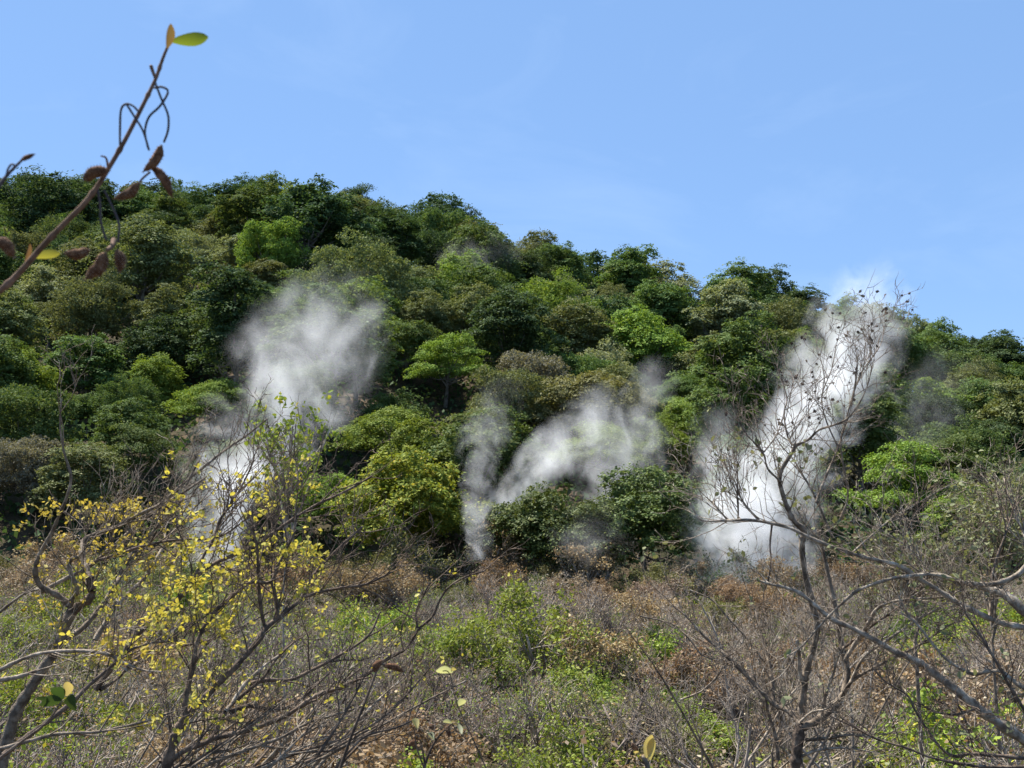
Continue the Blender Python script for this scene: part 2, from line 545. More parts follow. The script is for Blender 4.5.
# hand-placed trees: px, py of the crown centre, width in px, kind, colour, label, short phrase others refer to
MARK = [
    (436, 208, 74, 'dome_c', 'dark', "tall dark round tree standing proud of the skyline at the middle of the ridge", "tall round skyline tree"),
    (208, 182, 42, 'wispy_a', 'dark', "thin see-through umbrella tree poking above the skyline beside the hanging pods", "see-through skyline umbrella tree"),
    (52, 218, 112, 'dome_a', 'dark', "big dark domed tree on the skyline behind the vine stem", "big skyline tree behind the vine"),
    (92, 312, 104, 'fine_a', 'olive', "large grey-green domed tree with bare stems showing, below the hanging pods", "grey-green dome with bare stems"),
    (170, 318, 66, 'tall_b', 'olive', "grey-green upright tree wedged between two larger rounded trees, under the pods", "upright grey-green tree"),
    (226, 322, 104, 'clumpy_a', 'green', "large mid-green clumpy tree just beside the top of the western steam plume", "clumpy tree by the west plume"),
    (195, 256, 68, 'fine_b', 'pale', "pale olive ball-shaped tree alone in a dark hollow of the upper slope", "pale ball tree in the hollow"),
    (212, 402, 92, 'layered_c', 'bright', "low flat-topped bright green tree at the left flank of the western steam plume", "flat bright tree by the west plume"),
    (18, 378, 84, 'dome_b', 'bright', "vivid green round tree cut off by the left border at mid height", "vivid round tree at the border"),
    (30, 468, 96, 'fine_b', 'grey', "half-bare grey leafed tree at the left border below the vivid green one", "half-bare grey tree"),
    (142, 455, 92, 'layered_b', 'green', "green layered tree spilling down behind the yellow-leafed branches", "layered tree behind the branches"),
    (88, 408, 66, 'broad_b', 'green', "mid-green broad tree tucked between the vivid round tree and the flat bright one", "mid-green broad tree"),
    (446, 366, 92, 'layered_a', 'bright', "bright yellow-green tree in stacked flat layers, right of the western plume", "stacked yellow-green tree"),
    (360, 282, 122, 'fine_a', 'olive', "wide olive tree with fine foliage above and right of the western plume top", "wide olive tree"),
    (508, 332, 100, 'clumpy_b', 'dark', "big dark shadowed tree in the centre of the slope above the thin plume", "big dark tree mid slope"),
    (640, 345, 126, 'broad_a', 'bright', "broad light green dome catching the sun above the slanting steam plume", "broad sunlit dome"),
    (668, 290, 80, 'clumpy_a', 'pale', "pale silvery clumpy tree near the skyline above the broad sunlit dome", "pale silvery tree"),
    (592, 405, 140, 'broad_b', 'brown', "wide brownish tree with dry foliage behind the slanting steam plume", "wide brownish tree"),
    (766, 284, 82, 'dome_a', 'dark', "dark rounded tree forming the highest bump of the eastern skyline", "eastern skyline bump"),
    (712, 280, 28, 'dome_b', 'dark', "small dark crown on the skyline next to the eastern bump", "small skyline crown"),
    (790, 332, 92, 'fine_a', 'olive', "olive fine-leafed tree against the left edge of the tall eastern plume", "olive tree by the east plume"),
    (648, 516, 128, 'dome_c', 'glossy', "glossy dark green tree at the slope foot between the slanting plume and the eastern plume", "glossy dark foot tree"),
    (545, 528, 138, 'broad_a', 'glossy', "dark tufted tree at the slope foot right beside the thin vertical plume", "dark tufted foot tree"),
    (598, 548, 96, 'dome_a', 'glossy', "low dark green tree filling the gap between the tufted and the glossy foot trees", "low gap-filling tree"),
    (400, 506, 148, 'dome_b', 'yellow', "yellowing broad tree at the slope foot between the western and the thin plume", "yellowing foot tree"),
    (385, 436, 110, 'layered_c', 'bright', "flat light green canopy just above the yellowing tree at the slope foot", "flat light canopy"),
    (905, 488, 132, 'layered_a', 'bright', "mossy bright green layered tree right of the eastern plume, dark beneath", "mossy layered tree"),
    (985, 402, 92, 'broad_b', 'green', "green mounded tree at the right border above the mossy layered one", "green mound at the right border"),
    (952, 334, 36, 'wispy_b', 'dark', "small wispy dark tree sticking out of the low eastern skyline", "wispy eastern skyline tree"),
    (893, 322, 44, 'wispy_a', 'pale', "pale wispy crown on the skyline half veiled by the tip of the eastern plume", "veiled skyline crown"),
    (310, 218, 124, 'dome_b', 'dark', "dark massive dome just under the western skyline, right of the umbrella tree", "massive dome under the skyline"),
    (588, 284, 88, 'dome_c', 'dark', "dark dome on the upper slope left of the pale silvery tree", "dark dome on the upper slope"),
    (632, 262, 62, 'clumpy_a', 'dark', "dark clumpy skyline tree just above the pale silvery one", "clumpy skyline tree"),
    (690, 425, 80, 'layered_b', 'bright', "light green layered tree directly left of the eastern plume's low lobe", "light layered tree"),
    (600, 452, 110, 'layered_c', 'bright', "flat pale green canopy seen through the slanting steam plume", "canopy in the slanting plume"),
    (480, 262, 90, 'clumpy_b', 'green', "tree under the tall round skyline tree veiled by a faint wisp of steam", "tree under the faint wisp"),
    (300, 400, 96, 'dome_a', 'green', "green tree half hidden inside the western steam plume", "tree inside the west plume"),
    (800, 440, 80, 'clumpy_a', 'dark', "dark tree showing through the middle of the tall eastern plume", "tree inside the east plume"),
    (935, 420, 84, 'fine_b', 'dark', "dark tree in the shade behind the faint drifting eastern veil", "dark tree behind the veil"),
]
rngT = NP(5)
taken = []
FOOT = 80.0
for px, py, w, key, col, label, short in MARK:
    e, Y, s, x = solve_tree(px, py, key, w)
    if 'canopy in the' in short:
        Y = max(Y, 88.0)
        x = at(px, py, Y)[0]
        s = w * Y / FPX / (2 * PROTO[key][2])
    print('mark', short, round(x, 1), round(Y, 1), 's', round(float(s), 2), 'miss', round(float(e), 2))
    r = put_tree(key, col, x, Y, s, KIND_NAME[PROTO[key][5]], rngT)
    tag(r, label, "tree", "trees on the hillside")
    taken.append((x, Y, PROTO[key][2] * s))
    cz = float(terrain(x, Y)) + (PROTO[key][4] + PROTO[key][3] * .5) * s
    TREES.append(dict(px=px, py=py, short=short, Y=Y, w=w))


COLW = {'olive': 'olive green', 'green': 'mid-green', 'dark': 'dark green', 'bright': 'bright green', 'pale': 'pale grey-green', 'brown': 'brownish',
        'grey': 'grey', 'glossy': 'glossy green', 'yellow': 'yellow-green', 'lime': 'lime green'}
STYW = {'dome': 'rounded', 'tall': 'upright', 'broad': 'broad', 'clumpy': 'clumpy', 'fine': 'fine-leafed', 'layered': 'layered', 'wispy': 'wispy'}


def direction(dx, dy):
    a = math.degrees(math.atan2(-dy, dx)) % 360
    return ["to the right of", "upper right of", "above", "upper left of", "to the left of", "lower left of", "below", "lower right of"][int(((a + 22.5) % 360) // 45)]


ORD = ["", "second ", "third ", "fourth ", "fifth ", "sixth ", "seventh ", "eighth "]


def auto_label(px, py, desc, noun, marks, wide):
    """Name a plant by its look and by the nearest plant or plume that has a description of its own."""
    c = sorted(marks, key=lambda m: (m['px'] - px) ** 2 + ((m['py'] - py) * 1.3) ** 2)

    def fit(*words):
        for drop in ("fine-leafed ", "large ", "small ", "just ", "rounded ", "clumpy ", "upright ", "broad "):
            t = "".join(words)
            if len(t.replace('-', ' ').split()) <= 14:
                return t
            words = [w.replace(drop, "") for w in words]
        return "".join(words)
    for m in c[:4]:
        d = math.hypot(m['px'] - px, m['py'] - py)
        where = direction(px - m['px'], py - m['py'])
        lab = fit(f"{desc} {noun} ", "just " if d < wide else "further ", f"{where} the {m['short']}")
        if lab not in USED:
            return lab
    m = c[0]
    where = direction(px - m['px'], py - m['py'])
    for o in ORD[1:]:
        lab = fit(o, f"{desc} {noun} ", f"{where} the {m['short']}")
        if lab not in USED:
            return lab
    return fit(f"{desc} {noun} {where} the {c[1]['short']}, ", "among look-alikes")


# fill the slope (dart throwing, spacing grows with distance)
rngF = NP(21)
fills = []
for trial in range(26000):
    if len(fills) >= 236:
        break
    Y = math.sqrt(rngF.uniform(77 ** 2, 262 ** 2))
    u = rngF.uniform(-.535, .535)
    x = u * Y
    pxr = 512 + FPX * u
    R = float(ridge_y(pxr))
    if Y > R - 1:
        continue
    sp = 2.6 + .0315 * Y
    if Y < 92:
        sp *= 1.0
    if any((x - a) ** 2 + (Y - b) ** 2 < (sp * .80 + .22 * q) ** 2 for a, b, q in taken):
        continue
    ppx, ppy = proj((x, Y, float(terrain(x, Y)) + 6.0))
    rw = sp * .75 * FPX / Y
    if 495 < ppx < 675 and 78 < Y < 92 and ppy > 385:
        continue
    if any(Y < q['Y'] and abs(ppx - q['px']) < rw * .75 and abs(ppy - q['py']) < rw * .6 for q in TREES):
        continue
    taken.append((x, Y, sp * .55))
    fills.append((x, Y, sp))
# a close row along the skyline, where every crown shows
for u in np.arange(-.52, .53, .034):
    pxr = 512 + FPX * u
    Y = float(ridge_y(pxr)) + rngF.uniform(-2, 3)
    x = u * Y + rngF.uniform(-1.5, 1.5)
    if any((x - a) ** 2 + (Y - b) ** 2 < 5.0 ** 2 for a, b, q in taken):
        continue
    taken.append((x, Y, 5))
    fills.append((x, Y, 7.4))
print("hillside trees", len(fills) + len(MARK))
for x, Y, sp in sorted(fills, key=lambda f: f[1]):
    z = float(terrain(x, Y))
    px, py = proj((x, Y, z + 6))
    n = .5 + .5 * math.sin(x * .05 + 2) * math.cos(Y * .04)
    t = rngF.uniform()
    key = rngF.choice(['dome_a', 'dome_b', 'dome_c', 'tall_a', 'tall_b', 'broad_a', 'broad_b', 'clumpy_a', 'clumpy_b', 'fine_a', 'fine_b', 'layered_b'])
    if Y > 185:
        col = rngF.choice(['dark', 'dark', 'green', 'olive', 'green', 'dark', 'green', 'olive'])
    elif Y > 120:
        col = rngF.choice(['dark', 'green', 'olive', 'dark', 'green', 'bright', 'green', 'olive', 'pale'])
    else:
        col = rngF.choice(['green', 'bright', 'green', 'olive', 'bright', 'dark', 'bright', 'green', 'grey'])
    if Y > R - 8 and rngF.uniform() < .12:
        key = rngF.choice(['wispy_a', 'wispy_b'])
    cm, tm, R_, H_, z0_, style = PROTO[key]
    s = sp * rngF.uniform(.50, .86) / R_ * (1.12 if style != 'wispy' else .8)
    hfit = 1.0
    r = put_tree(key, str(col), x, Y, s, KIND_NAME[style], rngF, sz=s * rngF.uniform(.85, 1.05))
    w = 2 * R_ * s * FPX / Y
    size = "small " if w < 42 else ("large " if w > 74 else "")
    py2 = proj((x, Y, z + (z0_ + H_ * .5) * s))[1]
    tag(r, auto_label(px, py2, size + COLW[str(col)] + " " + STYW[style], "tree", TREES, 62), "tree", "trees on the hillside")

# ------------------------------------------------------------------ ground
ys = np.concatenate([np.linspace(-60, 0, 13), np.arange(2, 100, 2.0), np.arange(100, 330, 4.0), np.geomspace(332, 3500, 26)])
us = np.linspace(-1, 1, 141)
GX = np.sign(us)[None, :] * (np.abs(us)[None, :] ** 1.4) * np.maximum(130, ys[:, None] * 1.3 + 60)
GY = np.repeat(ys[:, None], len(us), 1)
GZ = terrain(GX, GY)
nr, nc = GX.shape
idx = np.arange(nr * nc).reshape(nr, nc)
F = np.stack([idx[:-1, :-1].ravel(), idx[:-1, 1:].ravel(), idx[1:, 1:].ravel(), idx[1:, :-1].ravel()], 1)
g = obj("ground", mesh_np("ground", np.stack([GX.ravel(), GY.ravel(), GZ.ravel()], 1), [F], ground_mat(), smooth=True))
tag(g, "valley floor and hillside soil under the vegetation", kind="structure")


def scatter(name, n, region, L, W, mat, seed, hmax, label, upright=.3, density=None):
    rng = NP(seed)
    y0, y1 = region
    Y = np.sqrt(rng.uniform(y0 ** 2, y1 ** 2, n))
    u = rng.uniform(-.56, .56, n)
    X = u * Y
    if density is not None:
        k = density(X, Y) > rng.uniform(0, 1, n)
        X, Y = X[k], Y[k]
    Z = terrain(X, Y) + hmax * rng.uniform(0, 1, len(X)) ** 1.5 + .03
    P = np.stack([X, Y, Z], 1)
    nn = rng.normal(size=P.shape) + np.array([0, 0, 1.0]) * upright
    V, F = leaves_vf(P, nn, rng, L, W, jit=.6)
    o = obj(name, mesh_np(name, V, F, mat))
    tag(o, label, kind="stuff")
    return o


def clump_noise(f, ox, lo=.0):
    def d(X, Y):
        return np.clip(.5 + .6 * np.sin(X * f + ox) * np.cos(Y * f * .8 + ox * 2) + .3 * np.sin(X * f * 2.7 + Y * f * 1.9), lo, 1)
    return d


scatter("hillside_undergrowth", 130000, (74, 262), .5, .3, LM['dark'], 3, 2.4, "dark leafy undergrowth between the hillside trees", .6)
scatter("dry_leaf_litter", 60000, (14, 76), .065, .04, LM['litter'], 4, .5, "brown dead leaves and stalks under the scrub", .5)
scatter("low_green_cover", 90000, (16, 76), .17, .07, LM['grass'], 5, .55, "green weeds and grass growing between the scrub bushes", .1, clump_noise(.22, 1.0))

# ------------------------------------------------------------------ scrub prototypes
def grow(rng, P0, d, L, r, level, out, leaves, up=.25, bend=.35, kids=(5, 4), taper=.35, spread=(.5, 1.0), frac=.62, tmin=.0022):
    k = 4 if level < 2 else 3
    pts, dd = [np.array(P0, float)], unit(d)
    for i in range(k):
        dd = unit(dd + rng.normal(size=3) * bend * .5 + np.array([0, 0, up * .3]))
        pts.append(pts[-1] + dd * L / k)
    pts = np.array(pts)
    R = np.linspace(r, r * taper, k + 1)
    out.append((pts, R, level))
    if level < len(kids):
        for j in range(kids[level]):
            t = rng.uniform(.28, 1.0)
            f = t * k
            i = min(int(f), k - 1)
            p = pts[i] + (pts[i + 1] - pts[i]) * (f - i)
            ax = unit(pts[i + 1] - pts[i])
            side = unit(np.cross(ax, rng.normal(size=3)))
            a = rng.uniform(*spread)
            nd = ax * math.cos(a) + side * math.sin(a)
            grow(rng, p, nd, L * frac * rng.uniform(.6, 1.15) * (1.1 - .4 * t), max(r * (1 - (1 - taper) * t) * .6, tmin), level + 1, out, leaves, up, bend, kids, taper, spread, frac, tmin)
    else:
        leaves.append((pts[-1], dd))
        leaves.append((pts[-2], dd))


def make_shrub(seed, nst, H, spread, r0, kids, nl, ll, tipbias=1.0, up=.3):
    rng = NP(seed)
    out, tips = [], []
    for k in range(nst):
        a = k * 2.4 + rng.uniform(-.4, .4)
        q = spread * math.sqrt((k + .5) / nst)
        d = np.array([math.cos(a) * q, math.sin(a) * q, 1.0])
        grow(rng, (.18 * math.cos(a), .18 * math.sin(a), -.2), d, H * rng.uniform(.62, .95), r0 * rng.uniform(.8, 1.5), 0, out, tips, up=up, kids=kids, tmin=.0065, taper=.45)
    V, F = join_vf([tubes_vf([(p, r) for p, r, l in out if l == 0], 5), tubes_vf([(p, r) for p, r, l in out if l > 0], 3)])
    tp = np.array([t[0] for t in tips])
    if nl:
        zs = tp[:, 2]
        w = np.clip((zs - zs.min()) / (np.ptp(zs) + 1e-6), .02, 1) ** tipbias
        i = rng.choice(len(tp), nl, p=w / w.sum())
        P = tp[i] + rng.normal(size=(nl, 3)) * ll * 1.1
        lv = leaves_vf(P, rng.normal(size=(nl, 3)) * .7 + np.array([0, 0, .7]), rng, ll, ll * .6, jit=.55)
    else:
        lv = None
    return (V, F), lv, len(out)


SHR = {}
for i, (key, args) in enumerate([
    ('bare_a', (9, 2.5, .75, .042, (6, 5, 3), 900, .062, .5)), ('bare_b', (8, 2.3, .95, .040, (6, 5, 3), 700, .062, .5)), ('bare_c', (10, 2.1, .6, .038, (6, 5, 3), 1000, .06, .5)),
    ('tip_a', (9, 2.4, .9, .040, (6, 5, 3), 3600, .10, 3.0)), ('tip_b', (8, 2.2, 1.0, .038, (6, 5, 3), 3300, .10, 3.0)),
    ('leafy_a', (8, 2.3, .9, .038, (6, 5, 3), 4600, .095, 1.0)), ('leafy_b', (9, 2.0, 1.0, .038, (6, 5, 3), 4600, .09, 1.0)),
    ('low_a', (10, 1.1, 1.5, .022, (5, 5, 3), 3600, .085, .8)),
]):
    (V, F), lv, n = make_shrub(500 + i, *args)
    sm = mesh_np("stems_" + key, V, F, BK['twig'])
    fm = mesh_np("foliage_" + key, lv[0], lv[1], LM['dry'])
    SHR[key] = (sm, fm)
    print(key, n)


def put_shrub(key, colour, bark, x, y, s, name, rng):
    sm, fm = SHR[key]
    root = empty(name, (x, y, float(terrain(x, y))))
    root.rotation_euler = (rng.uniform(-.08, .08), rng.uniform(-.08, .08), rng.uniform(0, 6.28))
    root.scale = (s, s, s * rng.uniform(.85, 1.1))
    a = obj("stems", sm, root)
    a.material_slots[0].link = 'OBJECT'
    a.material_slots[0].material = BK[bark]
    b = obj("foliage", fm, root)
    b.material_slots[0].link = 'OBJECT'
    b.material_slots[0].material = LM[colour]
    return root


def ground_hit(px, py, hgt):
    for Y in np.arange(14, 76, .25):
        p = at(px, py, Y)
        if p[2] <= float(terrain(p[0], Y)) + hgt:
            return p[0], Y
    return at(px, py, 74)[0], 74.0


rngS = NP(9)
SH_MARK = []
stk = []
for px, py, w, key, col, label, short in [
    (525, 650, 130, 'leafy_a', 'lime', "light green leafy bush in the middle of the bare thicket", "light green bush"),
    (470, 652, 110, 'leafy_b', 'lime', "lower light green bush leaning against the middle of the thicket", "lower light green bush"),
    (575, 690, 110, 'leafy_a', 'lime', "fresh green bush nearest the bottom border in the middle", "fresh green bush at the bottom"),
    (650, 640, 90, 'leafy_b', 'green', "small green bush below the glossy dark foot tree", "small green bush"),
    (560, 740, 130, 'leafy_b', 'lime', "lime green bush at the bottom border right of the pale buds", "lime bush at the bottom border"),
    (495, 566, 130, 'tip_a', 'orange', "orange-tipped flat-topped bush at the foot of the thin vertical plume", "orange-tipped bush under the thin plume"),
    (420, 575, 110, 'tip_b', 'brown', "yellowish bush at the far thicket edge below the yellowing tree", "yellowish edge bush"),
    (590, 575, 120, 'tip_a', 'orange', "rust-brown bush at the far thicket edge below the dark tufted tree", "rust bush at the far edge"),
    (735, 575, 70, 'leafy_a', 'dark', "dark green bush directly below the white foot of the eastern plume", "dark bush under the east plume"),
    (690, 640, 110, 'bare_a', 'dry', "purple-grey leafless bush left of the bare forked tree", "purple-grey leafless bush"),
    (925, 600, 130, 'low_a', 'bright', "low bright green patch of bushes under the silver branches", "bright green low bush"),
    (905, 640, 120, 'low_a', 'yellow', "golden-leafed low bush below the bright green one, behind the silver branches", "golden low bush"),
    (990, 615, 100, 'low_a', 'orange', "orange low bush by the right border behind the thick silver branch", "orange bush by the right border"),
    (715, 735, 110, 'low_a', 'bright', "green tuft of low bush left of the forked trunk near the bottom", "green tuft by the forked trunk"),
    (60, 570, 120, 'tip_b', 'orange', "orange-brown bush behind the curled grey branches", "orange-brown bush behind the curled branches"),
    (130, 585, 110, 'leafy_b', 'pale', "grey-green bush behind the curled grey branches", "grey-green bush by the curled branches"),
    (900, 720, 140, 'low_a', 'yellow', "yellow-green low bush at the bottom below the thick silver branch", "yellow-green bush at the bottom"),
]:
    x, Y = ground_hit(px, py, 1.6)
    s = np.clip(w * Y / FPX / 3.15, .55, 1.6)
    r = put_shrub(key, col, 'twig', x, Y, s, "scrub_bush", rngS)
    tag(r, label, "bush", "bushes of the valley scrub")
    stk.append((x, Y))
    SH_MARK.append(dict(px=px, py=py, short=short))
SH_ALL = SH_MARK + [dict(px=225, py=540, short="western plume foot"), dict(px=480, py=545, short="thin plume foot"),
                    dict(px=745, py=565, short="eastern plume foot"), dict(px=800, py=735, short="forked trunk"),
                    dict(px=185, py=717, short="dark forked stem"), dict(px=40, py=690, short="grey curled trunk"),
                    dict(px=390, py=668, short="brown pod on the low twig"), dict(px=650, py=748, short="pale dry bud")]
sf = []
for trial in range(20000):
    if len(sf) >= 275:
        break
    Y = 11 + 62 * rngS.uniform() ** 1.1
    u = rngS.uniform(-.53, .53)
    x = u * Y
    sp = 1.45 + .020 * Y
    if any((x - a) ** 2 + (Y - b) ** 2 < sp * sp for a, b in stk):
        continue
    stk.append((x, Y))
    sf.append((x, Y))
print("scrub", len(sf))
for x, Y in sf:
    z = float(terrain(x, Y))
    px, py = proj((x, Y, z + 1.6))
    t = rngS.uniform()
    bark = rngS.choice(['twig', 'twig', 'twig_dark'])
    if Y > 58:
        key, col = (rngS.choice(['tip_a', 'tip_b']), rngS.choice(['orange', 'orange', 'dry', 'brown'])) if t < .62 else (rngS.choice(['leafy_a', 'bare_a', 'leafy_b']), 'olive')
    elif px < 430:
        key, col = (rngS.choice(['bare_a', 'bare_b', 'bare_c']), rngS.choice(['dry', 'yellow', 'orange', 'yellow'])) if t < .55 else (rngS.choice(['tip_a', 'leafy_a', 'leafy_b']), rngS.choice(['orange', 'yellow', 'brown', 'yellow']))
    elif px > 830:
        key, col = (rngS.choice(['low_a', 'tip_b']), rngS.choice(['yellow', 'orange', 'bright', 'dry'])) if t < .66 else (rngS.choice(['bare_a', 'bare_b']), rngS.choice(['dry', 'yellow']))
    else:
        key, col = (rngS.choice(['bare_a', 'bare_b', 'bare_c']), rngS.choice(['dry', 'orange', 'bright'])) if t < .42 else (rngS.choice(['tip_a', 'low_a', 'leafy_b']), rngS.choice(['lime', 'orange', 'dry', 'brown', 'bright']))
    if Y < 17:
        key, col = rngS.choice(['bare_a', 'bare_b', 'bare_c']), rngS.choice(['dry', 'yellow', 'orange'])
    s = rngS.uniform(.8, 1.2) * ((.92 if px > 430 else 1.1) if Y > 58 else (1.05 if Y > 20 else 1.2))
    r = put_shrub(str(key), str(col), str(bark), x, Y, s, "scrub_bush", rngS)
    look = {'bare': 'leafless twiggy', 'tip': {'orange': 'orange-tipped', 'dry': 'dry brown-tipped', 'brown': 'brown-tipped', 'yellow': 'yellow-tipped'}.get(str(col), 'green-tipped'),
            'leafy': {'lime': 'lime leafy', 'olive': 'olive leafy', 'orange': 'orange leafy', 'yellow': 'yellowing leafy', 'brown': 'brownish leafy'}.get(str(col), 'leafy'),
            'low': {'yellow': 'low yellowing', 'orange': 'low orange', 'bright': 'low bright green', 'dry': 'low dry'}.get(str(col), 'low')}[str(key).split('_')[0]]
    if bark == 'twig_dark' and str(key).startswith('bare'):
        look = 'dark ' + look
    tag(r, auto_label(px, py, look, "bush", SH_ALL, 60), "bush", "bushes of the valley scrub")

exec_fore = True
# ------------------------------------------------------------------ foreground trees, traced branch by branch with their own depth
def branch_world(pts, Y0, Y1, r0, r1, n=4, wob=0.0, rng=None):
    """pts in the photograph; distance runs from Y0 to Y1 along the branch; radii in px at those distances."""
    S = spline(np.array(pts, float), n)
    t = np.linspace(0, 1, len(S))
    Ys = Y0 + (Y1 - Y0) * t
    P = np.array([at(a, b, y) for (a, b), y in zip(S, Ys)])
    R = (r0 + (r1 - r0) * t) * Ys / FPX
    if rng is not None:
        R = R * (1 + .12 * rng.normal(size=len(R)))
    return P, np.maximum(R, .0015)


def sprout(rng, P, R, n, L, out, tips, up=.35, kids=(3, 2), t0=.15, spread=(.45, 1.0), rmax=.006):
    for j in range(n):
        t = rng.uniform(t0, 1.0)
        f = t * (len(P) - 1)
        i = min(int(f), len(P) - 2)
        p = P[i] + (P[i + 1] - P[i]) * (f - i)
        ax = unit(P[i + 1] - P[i])
        side = unit(np.cross(ax, rng.normal(size=3)))
        a = rng.uniform(*spread)
        grow(rng, p, ax * math.cos(a) + side * math.sin(a) + np.array([0, 0, .25]), L * rng.uniform(.5, 1.2), min(R[i] * .6, rmax), 0, out, tips, up=up, bend=.4, kids=kids)


def fore_tree(name, label, cat, base_px, base_Y, branches, bark, seed, twigs=9, twigL=.5, leaf=None, nleaf=0, leafL=.05, group=None, kids=(3, 2), foldv=.18, leaf_ok=None, up=.35, rmax=.006, leafname="foliage", seeds=0):
    """branches[0] is the trunk. Each is (pts, Y0, Y1, r0, r1, bark or None, twig share)."""
    rng = NP(seed)
    bx = at(base_px[0], base_px[1], base_Y)
    root = empty(name, (bx[0], base_Y, float(terrain(bx[0], base_Y))))
    o0 = np.array(root.location)
    tag(root, label, cat, group)
    alltips = []
    for k, (pts, Y0, Y1, r0, r1, bk, tw) in enumerate(branches):
        P, R = branch_world(pts, Y0, Y1, r0, r1, 5, rng=rng)
        lines = [(P - o0, R)]
        if k == 0:
            foot = np.array([P[0][0] + .05, P[0][1] + .02, float(terrain(P[0][0], P[0][1])) - .15])
            S = spline(np.array([foot, foot * .45 + P[0] * .55 + np.array([.04, 0, 0]), P[0] + (P[0] - P[1]) * .05]), 5)
            lines.append((S - o0, np.linspace(R[0] * 1.35, R[0], len(S))))
        out, tips = [], []
        if tw:
            sprout(rng, P, R, int(twigs * tw), twigL, out, tips, kids=kids, up=up, rmax=rmax)
        parts = [tubes_vf(lines, 8)]
        if out:
            parts.append(tubes_vf([(p - o0, r) for p, r, l in out], 4))
        V, F = join_vf(parts)
        obj("trunk" if k == 0 else "branch", mesh_np("branch", V, F, BK[bk or bark], smooth=True), root)
        alltips += tips
    if seeds:  # dark seed heads at the upper twig tips, built from small leaf diamonds
        tp = np.array([t[0] for t in alltips])
        pr = np.array([proj(p) for p in tp])
        tp = tp[(pr[:, 1] < 425) & (pr[:, 1] > 285)]
        i = np.repeat(rng.choice(len(tp), min(seeds, len(tp)), replace=False), 4)
        P = tp[i] + rng.normal(size=(len(i), 3)) * .004
        V, F = leaves_vf(P - o0, rng.normal(size=(len(i), 3)), rng, .026, .02)
        obj("seed_heads", mesh_np("seed_heads", V, F, BK['dark']), root)
    if nleaf and alltips:
        tp = np.array([t[0] for t in alltips])
        if leaf_ok:
            pr = np.array([proj(p) for p in tp])
            tp = tp[leaf_ok(pr[:, 0], pr[:, 1], rng)]
        ntuft = max(4, nleaf // 3)
        i = np.repeat(rng.choice(len(tp), ntuft), 3)
        P = tp[i] + rng.normal(size=(len(i), 3)) * leafL * .55
        V, F = leaves_vf(P - o0, rng.normal(size=(len(i), 3)) + np.array([0, 0, .4]), rng, leafL, leafL * .6, fold=foldv)
        obj(leafname, mesh_np(leafname, V, F, LM[leaf]), root)
    return root


# curled grey tree at the left
fore_tree("bare_tree", "gnarled grey tree with curled bare branches and a broken stub, near the left border", "tree", (5, 768), 6.2, [
    ([(0, 775), (5, 750), (15, 715), (28, 692), (42, 670), (55, 651), (63, 632), (72, 610)], 6.2, 6.3, 6.0, 5.2, None, .5),
    ([(72, 612), (80, 605), (90, 598), (92, 587), (90, 578)], 6.3, 6.3, 5.2, 4.0, 'dark', .3),
    ([(90, 585), (87, 572), (83, 557), (82, 545), (87, 538), (100, 533), (117, 527), (128, 520), (150, 509), (176, 497), (205, 478)], 6.3, 6.9, 3.6, 1.1, None, 1.2),
    ([(72, 607), (57, 595), (42, 587), (36, 577), (36, 565), (42, 550), (52, 533), (58, 518), (67, 497), (71, 476), (64, 452), (60, 424), (62, 398)], 6.3, 6.0, 3.4, .6, None, .35),
    ([(70, 606), (77, 588), (72, 577), (69, 565), (72, 559), (78, 557)], 6.25, 6.2, 3.0, 1.6, None, .2),
    ([(40, 592), (67, 578), (87, 568), (103, 555), (120, 540), (143, 520), (175, 491), (200, 470), (225, 450), (246, 436), (267, 419)], 6.5, 7.4, 2.4, .8, None, 1.2),
    ([(66, 640), (80, 630), (93, 617), (107, 598), (117, 583), (121, 572), (130, 558), (143, 543), (160, 523), (180, 496), (198, 462)], 6.35, 7.0, 3.0, 1.0, None, 1.2),
    ([(95, 640), (115, 607), (130, 592), (147, 575), (160, 553), (170, 536), (188, 518), (205, 508)], 6.6, 7.4, 2.6, 1.2, 'silver', .8),
    ([(0, 670), (25, 658), (50, 652), (83, 651), (107, 654), (123, 662), (143, 670), (162, 672)], 5.6, 5.4, 2.2, 1.0, 'silver', .5),
    ([(0, 680), (18, 677), (36, 671)], 5.6, 5.7, 2.4, 1.8, 'silver', .2),
    ([(0, 612), (15, 600), (28, 592), (45, 588)], 6.7, 6.6, 1.6, 1.0, None, .3),
], 'grey', 31, twigs=17, twigL=.46, rmax=.004, leaf='gold', nleaf=1200, leafL=.028,
    leaf_ok=lambda x, y, r: (x > 20) & (y > 500))

